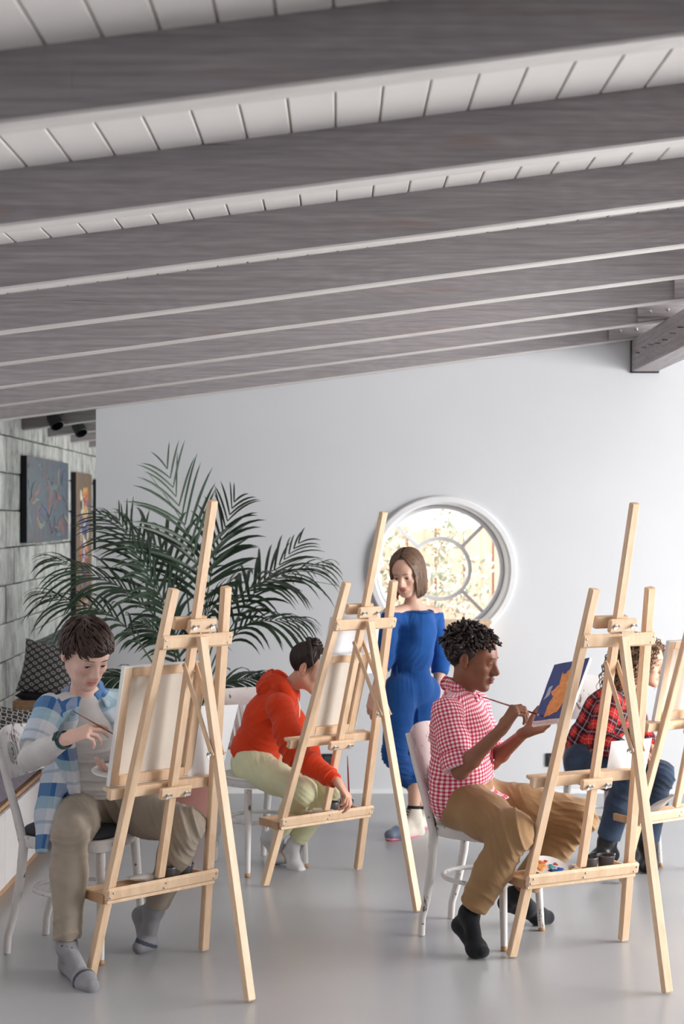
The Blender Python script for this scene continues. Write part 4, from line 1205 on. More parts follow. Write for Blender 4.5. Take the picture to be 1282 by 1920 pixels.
def add_head(S, o, Mh, s=1.0, gaze=0.3, nose=1.0, lip=1.0, jaw=1.0):
    W = lambda x, y, z: o+Mh@(np.array([x, y, z])*s)
    e = lambda c, r, k=.01, sub=False, R=None: S.ell(W(*c), np.array(r)*s, (Mh if R is None else Mh@R), k*s, sub)
    e((0, -.014, .034), (.0735, .094, .080), .02)
    e((0, .022, -.03), (.056, .062, .078), .035)
    e((0, .040, .035), (.056, .048, .050), .03)
    for sx in (-1, 1):
        S.cone(W(sx*.050*jaw, .0, -.048), W(sx*.018, .066, -.096), .020*s, .015*s, .03*s)
        e((sx*.038, .058, -.026), (.022, .020, .018), .022)
        e((sx*.026, .056, -.062), (.020, .018, .024), .022)
    e((0, .073, -.098), (.019, .015, .013), .016)
    S.cone(W(-.030, .080, .020), W(.030, .080, .020), .0115*s, .0115*s, .018*s)
    for sx in (-1, 1): e((sx*.0305, .098, .001), (.0165, .0125, .0105), .012, True)
    S.cone(W(0, .086, .010), W(0, .108*nose, -.030), .0075*s, .0105*s, .012*s)
    S.cone(W(0, .076, -.008), W(0, .090, -.034), .0125*s, .0150*s, .010*s)
    e((0, .107*nose, -.033), (.0105, .0105, .0095), .008)
    for sx in (-1, 1): e((sx*.0115, .096, -.038), (.0078, .010, .0075), .006)
    e((0, .078, -.064), (.026, .017, .018), .014)
    e((0, .0925, -.0595), (.0185*lip, .0085*lip, .0048*lip), .004); e((0, .0915, -.0705), (.0165*lip, .0085*lip, .0060*lip), .004)
    for sx in (-1, 1): e((sx*.010, .092, -.0590), (.011*lip, .0075*lip, .0046*lip), .003)
    S.cone(W(-.021, .097, -.0650), W(.021, .097, -.0650), .0012*s, .0012*s, .0015*s, sub=True)
    # lids: a shell over the eyeball with a slit
    for sx in (-1, 1):
        e((sx*.0305, .0725, .000), (.0152, .0152, .0145), .006)
        e((sx*.0305, .0905, -.0015-.0035*gaze), (.0128, .0105, .0062*(1-.50*gaze)), .0015, True)
    # ears
    Re = np.array([[cos(.3), 0, 0], [0, 1, 0], [0, 0, 1.]]); Re = np.eye(3)
    for sx in (-1, 1):
        t = .22; R = np.array([[cos(sx*t), sin(sx*t), 0], [-sin(sx*t), cos(sx*t), 0], [0, 0, 1]])
        e((sx*.0780, -.012, -.004), (.0095, .0175, .030), .006, False, R)
        e((sx*.0785, -.006, -.024), (.006, .010, .011), .006, False, R)
        e((sx*.0885, -.006, .003), (.0075, .0095, .018), .003, True, R); e((sx*.0855, .002, -.010), (.004, .005, .006), .003, False, R)
    return W
def skin_tint(V, o, Mh, s, base, lipc, cheek=.25):
    q = (V-o)@Mh/s; C = np.tile(np.array(lin(base)), (len(V), 1)); lc = np.array(lin(lipc))
    def blend(mask, col): C[:, :3] = C[:, :3]*(1-mask[:, None])+np.array(lin(col))[:3]*mask[:, None]
    zc = -.0650+.0025*np.abs(q[:, 0])/.02
    m = np.clip(1-(np.abs(q[:, 0])/.024)**3, 0, 1)*np.clip(1.35-np.abs(q[:, 2]-zc)/.0098, 0, 1)*(q[:, 1] > .078)*(q[:, 1] < .12)
    blend(np.clip(m*1.3, 0, 1)*.85, lipc)
    red = tuple(int(x) for x in (min(255, base[0]*1.02), base[1]*.80, base[2]*.76))
    for sx in (-1, 1):
        d = np.linalg.norm((q-np.array([sx*.040, .066, -.032]))/np.array([.024, .03, .022]), axis=1); blend(np.clip(1-d, 0, 1)*cheek, red)
        d = np.linalg.norm((q-np.array([sx*.078, -.01, -.004]))/np.array([.016, .022, .034]), axis=1); blend(np.clip(1.2-d, 0, 1)*.45, red)
    for sx in (-1, 1):
        d = np.linalg.norm((q-np.array([sx*.0068, .103, -.0445]))/np.array([.0045, .006, .0035]), axis=1); blend(np.clip(1.3-d, 0, 1)*.75, tuple(int(x*.35) for x in base))  # nostril shade painted into the skin colour
    d = np.linalg.norm((q-np.array([0, .108, -.034]))/np.array([.016, .02, .016]), axis=1); blend(np.clip(1-d, 0, 1)*.3, red)
    return C
def face_parts(par, o, Mh, s, hair, browc=None, gaze=(0, -.35), browh=.0225, brow_r=.0022, lz=-.0010):
    W = lambda x, y, z: o+Mh@(np.array([x, y, z])*s)
    LV = (BODYV[0]-o)@Mh/s; LV = LV[(LV[:, 1] > .03) & (np.abs(LV[:, 0]) < .08) & (np.abs(LV[:, 2]) < .06)]
    def Ws(x, z):
        k = np.argsort((LV[:, 0]-x)**2+(LV[:, 2]-z)**2)[:6]; return W(x, LV[k, 1].max()+.0004, z)
    for sx in (-1, 1):
        c = W(sx*.0305, .0735, .000)
        m = MB(); d = Mh@nrm([gaze[0], 1, gaze[1]]); n = 14
        prof = [(.0128*sin(a_)*s, -.0128*cos(a_)*s) for a_ in np.linspace(0, pi, 14)]
        m.lathe(prof, c, 20, axis=d); ey = m.build('eye', M['eye_white'], par, True)
        m = MB(); m.lathe([(.0068*s, .0110*s), (.0060*s, .0122*s), (.0035*s, .0130*s), (0, .0133*s)], c, 18, axis=d); m.build('iris', M['iris_brown'], ey, True)
        m = MB()
        pts = [Ws(sx*.0305+x, lz+.0030*(1-(x/.013)**2)) for x in np.linspace(-.013, .013, 9)]
        m.tube(pts, [.0004, .0009, .0012, .0013, .0014, .0013, .0013, .0010, .0005], 6)
        m.build('lashes', M['lash'], par, True)
        m = MB()
        pts = [Ws(sx*(.012+x), browh+.0035*sin(pi*min(1, x/.036*.9))) for x in np.linspace(0, .036, 9)]
        m.tube(pts, np.array([.5, .9, 1.1, 1.1, 1, .9, .8, .6, .3])*brow_r*s, 6); m.build('eyebrow', browc or hair, par, True)

def add_hand(S, wr, fwd, pn, right=True, curls=((.3, .4, .3),)*4, s=1.0, spread=.06, thumb=(.55, .55, .4), tcurl=.5, rr=1.0):
    """five separate fingers; returns index tip, thumb tip and palm centre"""
    f = nrm(fwd); p = nrm(np.asarray(pn)-f*np.dot(pn, f)); a = np.cross(f, p) if right else np.cross(p, f)
    off = (.027, .009, -.009, -.026); kl = (.086, .089, .084, .076)
    ln = ((.039, .025, .020), (.043, .028, .021), (.039, .026, .020), (.031, .020, .018))
    rd = ((.0092, .0084, .0074, .0062), (.0094, .0085, .0075, .0063), (.0088, .0080, .0071, .0060), (.0078, .0070, .0063, .0054)); tips = []
    S.cone(wr-f*.01, wr+f*.02*s, .021*s, .021*s, .02, sq=(p, 1.3))
    for i in range(4):
        k = wr+(f*kl[i]+a*off[i])*s
        S.cone(wr+(f*.018+a*off[i]*.55)*s, k-p*.001, .0155*s, .0108*s, .012*s, sq=(p, 1.15))
        th = 0; q = k; dr = f
        for j in range(3):
            th += curls[i][j]; dr = f*cos(th)+p*sin(th)+a*spread*(1.5-i)*cos(th); q2 = q+nrm(dr)*ln[i][j]*s
            S.cone(q, q2, rd[i][j]*s*rr, rd[i][j+1]*s*rr, .0035*s); q = q2
        tips.append(q)
    b = wr+(f*.022+a*.024+p*.004)*s
    p1 = b+nrm(f*thumb[0]+a*thumb[1]+p*thumb[2])*.040*s; d2 = nrm(f*(thumb[0]+.25)+a*(thumb[1]-.45*tcurl)+p*(thumb[2]+.1)); p2 = p1+d2*.030*s
    d3 = nrm(f*(thumb[0]+.35)+a*(thumb[1]-1.1*tcurl)+p*(thumb[2]+.15)); p3 = p2+d3*.023*s
    S.cone(b, p1, .0165*s, .0120*s, .012*s); S.cone(p1, p2, .0115*s, .0098*s, .004*s); S.cone(p2, p3, .0098*s, .0075*s, .004*s)
    return tips[0], p3, wr+f*.06*s+p*.015*s

def add_body(S, J, g=1.0, female=False):
    fr = J['front']; sq = (fr, 1.35)
    S.cone(J['pel'], J['waist'], .125*g, .100*g, .05, sq=sq)
    S.cone(J['waist'], J['chest'], .100*g, .112*g, .05, sq=sq)
    up = nrm(J['neck']-J['chest'])
    S.cone(J['chest'], J['neck']-up*.045, .112*g, .066*g, .05, sq=sq)
    S.cone(J['shR']+up*.004, J['neck']-up*.028, .040*g, .044*g, .04); S.cone(J['shL']+up*.004, J['neck']-up*.028, .040*g, .044*g, .04)
    S.cone(J['neck']-up*.03, J['o']+J['M']@np.array([0, -.016, -.045]), .047*g, .047*g, .028)
    S.cone(J['hipR'], J['hipL'], .085*g, .085*g, .04)
    for s in 'RL':
        e, w = J['el'+s], J['wr'+s]; m_ = e*.72+w*.28
        S.chain([J['sh'+s], J['sh'+s]*.5+e*.5, e, m_, w], [.043*g, .038*g, .033*g, .035*g, .0225*g], .02)
        k, a_ = J['kn'+s], J['an'+s]; c = k*.68+a_*.32
        S.chain([J['hip'+s], k, c, a_], [.076*g, .050*g, .050*g, .032*g], .02)
        if 'toe'+s in J: add_foot(S, J, s, .0)
def add_foot(S, J, s, ex, k=.02):
    a_, h, b, t = J['an'+s], J['heel'+s], J['ball'+s], J['toe'+s]
    S.cone(a_, h, .030+ex, .026+ex, k); S.cone(a_, b*.62+a_*.38, .028+ex, .026+ex, k); S.cone(h, b, .025+ex, .029+ex, k)
    sd = nrm(np.cross(b-h, a_-h)); S.cone(b-sd*.012, b+sd*.012, .025+ex, .025+ex, k)
    S.cone(b-sd*.008, t-sd*.006, .026+ex, .017+ex, k); S.cone(b+sd*.010, t+sd*.010, .024+ex, .016+ex, k)

def garment(par, name, S, mat, folds=(), bones=None, h=.0055, base=.0012, seed=1, smooth=1, freq=14, fine=(), fmatf=None):
    V, Q = S.mesh(h, fine, smooth); V = fold_disp(V, Q, folds, base, freq, seed)
    uv = cloth_uv(V, Q, bones) if bones else None
    fm = fmatf(V[Q].mean(1)) if fmatf else None
    return raw_mesh(name, V, Q, mat, par, uv=uv, fmat=fm)

def build_body(par, J, base, lipc, g=1.0, s=1.0, gaze=.3, hands=None, h=.0085, cheek=.25, headkw={}):
    S = SDF(); add_body(S, J, g); W = add_head(S, J['o'], J['M'], s, gaze, **headkw); tips = {}
    fine = [(J['o'], .145*s, .0024)]
    for side, kw in (hands or {}).items():
        tips[side] = add_hand(S, J['wr'+side], right=(side == 'R'), **kw)
        fine.append((tips[side][2], .10, .003))
    V, Q = S.mesh(h, fine, 1)
    BODYV[0] = V
    C = skin_tint(V, J['o'], J['M'], s, base, lipc, cheek)
    b = raw_mesh('body', V, Q, M['skin'], par, col=C)
    return b, tips

# hair ---------------------------------------------------------------
HC = np.array([0, -.014, .034]); HR = np.array([.0735, .094, .080])
def scalp(n, r, ok):
    out = []
    while len(out) < n:
        d = nrm([r.gauss(0, 1), r.gauss(0, 1), r.gauss(0, 1)]); p = HC+d*HR
        if ok(p): out.append(p)
    return out
def hairline(p):
    """allowed scalp region in head-local metres"""
    x, y, z = p
    if y > .035: return z > .074-.25*abs(x)*abs(x)/.07-max(0, (abs(x)-.035))*.5
    if y > -.005: return z > .074-(.035-y)*1.25
    return z > (.02 if y > -.02 else -.045+abs(x)*.2)
def grow(p, dirf, n, step, off, gain=0.0, cap=None):
    pts = [np.array(p)]; d = None
    for i in range(n):
        d = nrm(dirf(pts[-1], i, d)); q = pts[-1]+d*step; e = (q-HC)/HR; l = np.linalg.norm(e)
        o_ = 1+off+gain*min(i, 3)
        if l < o_: q = HC+e/l*o_*HR
        elif cap is not None and l > o_+cap: q = HC+e/l*(o_+cap)*HR
        pts.append(q)
    return pts
def hair_cap(S, o, Mh, s, th=.005, low=-.05):
    S.ell(o+Mh@(HC*s), (HR+th)*s, Mh, .01)
    n = Mh@nrm([0, .80, -.62]); S.cut(o+Mh@(np.array([0, .050, .052])*s), n, .6)
    S.cut(o+Mh@(np.array([0, 0, low])*s), Mh@np.array([0, 0, -1.]), .6)
def cap_mesh(par, o, Mh, s, mat, th=.005, low=-.05):
    S = SDF(); hair_cap(S, o, Mh, s, th, low); return S.mesh(.005, (), 2)
def hair_build(par, o, Mh, s, strands, mat, cap=None, n=5, name='hair'):
    mb = MB()
    for pts, rad in strands:
        pts = o+(np.array(pts)*s)@Mh.T; mb.tube(pts, np.asarray(rad)*s, n, caps=False)
    if cap is not None: mb.add(cap[0], cap[1])
    return mb.build(name, mat, par, True)

def person(name_label, loc):
    return empty('person', tuple(loc), name_label, 'person')
def brush(a, b, ferr, label, handle, tipmat, rmax=.0035, tip_len=.018):
    a, b = np.asarray(a), np.asarray(b); d = nrm(b-a); Lb = np.linalg.norm(b-a)
    r = empty('paintbrush', tuple((a+b)/2), label, 'paintbrush')
    q = b-d*(tip_len+ferr)
    MB().tube([a, a+(q-a)*.3, a+(q-a)*.75, q], [.0014, rmax*.8, rmax, rmax*.8], 10).build('handle', handle, r, True)
    MB().tube([q, b-d*tip_len], [rmax*.9, rmax], 10).build('ferrule', M['steel'], r, True)
    MB().tube([b-d*tip_len, b-d*tip_len*.6, b-d*tip_len*.25, b], [rmax, rmax*1.35, rmax*1.0, .0006], 10).build('bristles', tipmat, r, True)
    return r
# ------------------------------------------------------------------ the five people
M['c_blue'] = blue_check_mat(); M['c_ging'] = gingham_mat(); M['c_plaid'] = plaid_mat()
M['c_tee'] = cloth_mat('oatmeal_jersey', (206, 202, 200)); M['c_taupe'] = cloth_mat('taupe_trouser_cotton', (160, 148, 134), var=.07)
M['c_sock_grey'] = cloth_mat('grey_sock_knit', (150, 151, 156), weave=400, var=.1); M['c_sock_dark'] = cloth_mat('dark_sock_stripe', (74, 80, 92))
M['c_orange'] = cloth_mat('orange_red_fleece', (216, 64, 26), bmp=.2, var=.05); M['c_lime'] = cloth_mat('pale_lime_trousers', (220, 220, 182), var=.05)
M['c_sock_white'] = cloth_mat('white_sock_knit', (222, 222, 226)); M['c_royal'] = cloth_mat('royal_blue_jersey', (28, 82, 152), var=.07)
M['c_tan'] = cloth_mat('tan_cotton_twill', (156, 122, 86), var=.07); M['c_sock_black'] = cloth_mat('black_sock_knit', (30, 32, 36), var=.1)
M['c_denim'] = cloth_mat('dark_denim', (58, 74, 98), var=.22, weave=320, bmp=.35); M['c_boot'] = plain('black_boot_leather', (28, 28, 32), .4, var=.15)
M['c_ging_red'] = cloth_mat('red_placket', (178, 40, 68)); M['watch'] = plain('teal_watch_rubber', (26, 70, 74), .5)
M['shoe_cream'] = cloth_mat('cream_shoe_canvas', (226, 218, 204)); M['shoe_pink'] = plain('translucent_pink_sole', (232, 140, 166), .25)
M['shoe_black'] = plain('black_shoe_tongue', (36, 34, 38), .6); M['shoe_blue'] = plain('smoky_blue_toe', (120, 134, 156), .3); M['lace'] = plain('cord_white', (226, 224, 220), .8)
M['h1'] = hair_mat('dark_brown_hair', (40, 28, 25), (84, 60, 50)); M['h2'] = hair_mat('black_brown_hair', (30, 22, 21), (62, 46, 42))
M['h3'] = hair_mat('mid_brown_hair', (84, 62, 50), (140, 110, 90)); M['h4'] = hair_mat('near_black_locks', (30, 24, 24), (84, 70, 68))
M['h5'] = hair_mat('brown_curls', (92, 68, 52), (168, 136, 108))
lerp = lambda a, b, t: a*(1-t)+b*t
def rad_(n, r0): return r0*np.array([.75]+[1.0]*(n-3)+[.7, .15])

# ---- 1: boy in the open blue-striped shirt
def boy_one():
    R = random.Random(21); o = P(161, 1224, 6.04); s = 1.10; Mh = head_frame((.52, -.72, -.50))
    J = dict(o=o, M=Mh, front=nrm([.45, -.88, .0]), pel=P(186, 1508, 6.32), waist=P(176, 1450, 6.26), chest=P(163, 1372, 6.20), neck=P(156, 1296, 6.15),
             shR=P(92, 1330, 6.06), elR=P(56, 1424, 5.93), wrR=P(123, 1386, 5.71), shL=P(219, 1322, 6.25), elL=P(236, 1420, 6.25), wrL=P(232, 1452, 6.04),
             hipR=P(152, 1518, 6.27), knR=P(132, 1566, 5.86), anR=P(125, 1775, 5.84), hipL=P(218, 1515, 6.33), knL=P(350, 1547, 6.06), anL=P(290, 1704, 6.20))
    J['heelR'] = P(126, 1809, 5.90); J['ballR'] = P(158, 1838, 5.74); J['toeR'] = P(172, 1849, 5.68)
    J['heelL'] = P(263, 1716, 6.27); J['ballL'] = P(276, 1767, 6.21); J['toeL'] = P(262, 1776, 6.17)
    root = person('boy in an open blue and white striped shirt, painting at the left easel', (J['pel'][0], J['pel'][1], 0))
    hands = dict(R=dict(wr=None), L=dict(wr=None))
    hands = dict(R=dict(fwd=J['wrR']*0+nrm([.93, .08, .34]), pn=[.35, .55, -.75], curls=((.35, .45, .25), (.55, .5, .3), (.8, .6, .4), (1.0, .65, .4)), s=1.0, thumb=(.75, .35, .55), tcurl=.7),
                 L=dict(fwd=nrm([-.5, -.55, .2]), pn=[.2, .1, 1.0], curls=((.3, .3, .2),)*4, s=.95))
    for k in hands: hands[k]['wr'] = J['wr'+k]
    b, tips = build_body(root, J, (226, 186, 170), (196, 112, 104), .98, s, .45, {k: {q: v for q, v in d.items() if q != 'wr'} for k, d in hands.items()}, headkw=dict(jaw=.85))
    face_parts(root, o, Mh, s, M['h1'], browh=.0235, gaze=(0, -.5), brow_r=.0014)
    # hair
    cap = cap_mesh(root, o, Mh, s, M['h1'], .007); strands = []
    crown = np.array([.0, -.055, .105])
    def d1(p, i, d):
        t = p-crown; t = t/(np.linalg.norm(t)+1e-6); front = max(0, min(1, (p[1]+.02)/.08)); 
        v = t+np.array([-.55*front-.15, .35*front, -.35*(1-front)-.10*i*.4]); return v if d is None else v*.5+d*.7
    for p in scalp(900, R, hairline):
        n = 7 if p[1] > .02 else 6; q0 = p
        st = .0095 if p[1] > .0 else .0085
        pts = grow(p, lambda a_, i, d: d1(a_, i, d)+np.array([R.uniform(-.16, .16) for _ in range(3)]), n, st*R.uniform(.8, 1.15), .10, .035, .03)
        strands.append((pts, rad_(n+1, .0050*R.uniform(.7, 1.1))))
    for i in range(60):     # fringe sweeping across the forehead
        x = .052-.10*i/60; p = np.array([x, .066-.35*x*x*8, .092-abs(x)*.3])
        pts = [p]; 
        for k in range(7): pts.append(pts[-1]+np.array([-.0045-.002*k*.3, .0045-.0022*k, -.0042-.0016*k])*R.uniform(.9, 1.15))
        pts = [HC+(q-HC)/np.linalg.norm((q-HC)/HR)*min(max(np.linalg.norm((q-HC)/HR), 1.10), 1.17) for q in pts]
        strands.append((pts, rad_(8, .0060)))
    hair_build(root, o, Mh, s, strands, M['h1'], cap)
    # clothes
    up = nrm(J['neck']-J['chest']); fr = J['front']; sq = (fr, 1.28); e = .014
    S = SDF()
    S.cone(J['pel']+np.array([0, 0, .012]), J['waist'], .130+e, .112+e, .05, sq=sq, fa=True).cone(J['waist'], J['chest'], .112+e, .116+e, .05, sq=sq).cone(J['chest'], J['neck']-up*.05, .116+e, .066+e, .05, sq=sq)
    for k in 'RL':
        S.cone(J['sh'+k], J['neck']-up*.036, .046, .050, .04); w2 = lerp(J['el'+k], J['wr'+k], .93)
        S.chain([J['sh'+k], J['el'+k], lerp(J['el'+k], J['wr'+k], .4), w2], [.052, .044, .046, .033], .02, fb=True)
    garment(root, 'tee_shirt', S, M['c_tee'], [(J['waist']+fr*.1, .16, up+fr*.2, .042, .006), (J['elR'], .09, J['wrR']-J['elR'], .03, .004), (J['pel']+fr*.1, .12, up, .03, .005)], seed=3)
    S = SDF(); e = .030
    S.cone(J['pel']-up*.01, J['waist'], .126+e, .114+e, .05, sq=(fr, 1.22)).cone(J['waist'], J['chest'], .114+e, .116+e, .05, sq=(fr, 1.22)).cone(J['chest'], J['neck']-up*.052, .116+e, .056+e, .05, sq=(fr, 1.22))
    for k in 'RL':
        S.cone(J['sh'+k], J['neck']-up*.030, .056, .054, .03); m_ = lerp(J['sh'+k], J['el'+k], .74)
        S.cone(J['sh'+k], m_, .060, .064, .025, fb=True)
    S.cone(P(104, 1450, 6.20), P(88, 1530, 6.12), .060, .062, .03, sq=(nrm([.5, .8, 0]), 1.6)); S.cone(P(88, 1530, 6.12), P(78, 1600, 6.06), .058, .034, .03, sq=(nrm([.6, .7, 0]), 2.0), fb=True)
    n0 = J['neck']+fr*.115-up*.0; h0 = J['pel']+fr*.155+np.array([.02, -.01, -.03]); c0 = J['chest']+fr*.150
    S.cone(n0, c0, .058, .094, .02, sub=True).cone(c0, h0, .094, .135, .02, sub=True)
    S.cut(J['neck']+up*.004, up, .13)
    sd = nrm(np.cross(fr, up))
    bones = [(J['neck'], J['pel'], .14, fr, .03), (J['shR'], J['elR'], .055, [0, -1, 0], .03), (J['shL'], J['elL'], .055, [0, -1, 0], .03), (P(104, 1450, 6.20), P(78, 1600, 6.06), .05, [0, -1, 0], .36)]
    garment(root, 'striped_shirt', S, M['c_blue'], [(J['shR'], .1, J['elR']-J['shR'], .05, .004), (P(95, 1480, 6.15), .14, (1, 0, .3), .06, .006)], bones, seed=5, base=.0018)
    S = SDF()
    for sg, tp in ((1, P(133, 1262, 6.16)), (-1, P(196, 1268, 6.22))):
        lo_ = J['neck']+fr*.075+sd*sg*.060-up*.062; bk = J['neck']-fr*.05+sd*sg*.02+up*.028
        S.cone(bk, J['neck']+sd*sg*.064+up*.012, .020, .020, .02, sq=(sd, 2.2)); S.cone(J['neck']+sd*sg*.066+up*.006, lo_+sd*sg*.012, .027, .017, .012, sq=(nrm(fr+sd*sg*.5), 3.0))
    garment(root, 'collar', S, M['c_blue'], (), [(J['neck']+up*.05, J['neck']-up*.1, .07, fr, .19)], h=.004, base=.0005)
    for i in range(0): MB().lathe([(0, .002), (.005, .0018), (.0055, 0)], J['chest']+sd*.062+fr*(.118+.004*i)-up*(-.06+.085*i), 10, axis=fr).build('button', M['white'], root, True)
    # trousers
    S = SDF(); S.cone(J['hipR'], J['hipL'], .104, .104, .05).cone(J['pel'], J['waist']-up*.035, .125, .118, .05, sq=sq)
    for k in 'RL':
        c = lerp(J['kn'+k], J['an'+k], .35); c2 = lerp(J['kn'+k], J['an'+k], .93)
        S.chain([J['hip'+k], lerp(J['hip'+k], J['kn'+k], .5), J['kn'+k], c, c2], [.100, .086, .068, .066, .053], .03, fb=True)
    garment(root, 'trousers', S, M['c_taupe'], [(J['hipR']*.5+J['hipL']*.5+fr*.09, .15, (1, .3, .6), .036, .009), (J['knR'], .13, (.2, 0, 1), .045, .006), (J['knL'], .14, (1, 0, .5), .038, .010), (J['anR'], .16, (.1, .1, 1), .055, .005), (lerp(J['hipR'], J['knR'], .5), .12, (1, .5, 0), .05, .005)], seed=8, base=.002)
    # socks
    for k in 'RL':
        S = SDF(); add_foot(S, J, k, .005); up2 = nrm(lerp(J['kn'+k], J['an'+k], .5)-J['an'+k]); S.cone(J['an'+k], J['an'+k]+up2*.022, .038, .037, .02, fb=True)
        bt, tt = J['ball'+k], J['toe'+k]; ax_ = nrm(tt-J['heel'+k]) if k == 'R' else nrm(tt-J['an'+k])
        garment(root, 'sock', S, [M['c_sock_grey'], M['c_sock_dark']], (), h=.0045, base=.0006, fmatf=lambda C: ((np.abs((C-(lerp(bt, tt, .1)))@ax_) < .0075)).astype(int))
    so = J['anR']+np.array([.004, -.0385, .006])
    m = MB()
    for i in range(3):      # dark knit letters on the ankle
        c = so+np.array([-.016+.0155*i, -.004+.002*abs(i-1), -.004*i]); 
        for q in ([(0, 0), (0, .010)], [(0, .010), (.009, .010)], [(0, .005), (.008, .005)], [(.009, 0), (.009, .010)] if i else [(0, 0), (.009, 0)]):
            m.tube([c+np.array([q[0][0], 0, q[0][1]]), c+np.array([q[1][0], 0, q[1][1]])], .0016, 6)
    m.build('sock_letters', M['c_sock_black'], root)
    # wrist watch: a thing worn, its own object
    wv = nrm(J['wrR']-J['elR']); c = J['wrR']-wv*.012; t = empty('wristwatch', tuple(c), 'teal wristwatch on the right wrist of the boy in blue stripes', 'watch')
    MB().lathe([(.031, -.011), (.0335, -.011), (.0345, 0), (.0335, .011), (.031, .011)], c, 28, axis=wv, closed=True).build('strap', M['watch'], t, True, 40)
    bk = nrm(np.array([-.1, -.8, .6])-wv*np.dot([-.1, -.8, .6], wv)); Rw = np.column_stack([wv, np.cross(bk, wv), bk])
    MB().box(c+bk*.036, (.034, .034, .010), Rw, .003).build('case', M['watch'], t); MB().box(c+bk*.0415, (.026, .026, .002), Rw, .001).build('dial', M['edge_black'], t)
    # brush
    tip = P(226, 1384, 5.845); pin = (tips['R'][0]+tips['R'][1])/2
    tail = pin+(pin-tip)/np.linalg.norm(pin-tip)*.115
    tail = P(137, 1333, 5.62)
    brush(tail, tip, .016, 'thin brown paintbrush in the hand of the boy in blue stripes', M['brown_handle'], M['bristle_brown'], .0032, .014)
    # white palette in the other hand
    cpt = P(214, 1446, 5.98); pl = empty('white_palette', tuple(cpt), 'white palette held behind the left easel\'s canvas', 'palette')
    MB().lathe([(0, 0), (.085, 0), (.088, .003), (.085, .006), (0, .005)], cpt, 36, axis=(.05, -.15, 1)).build('plate', M['white'], pl, True, 40)
    daub(cpt+np.array([0, 0, .003]), (0, 0, 1), -.02, .02, .02, (60, 110, 180), par=pl)
boy_one()

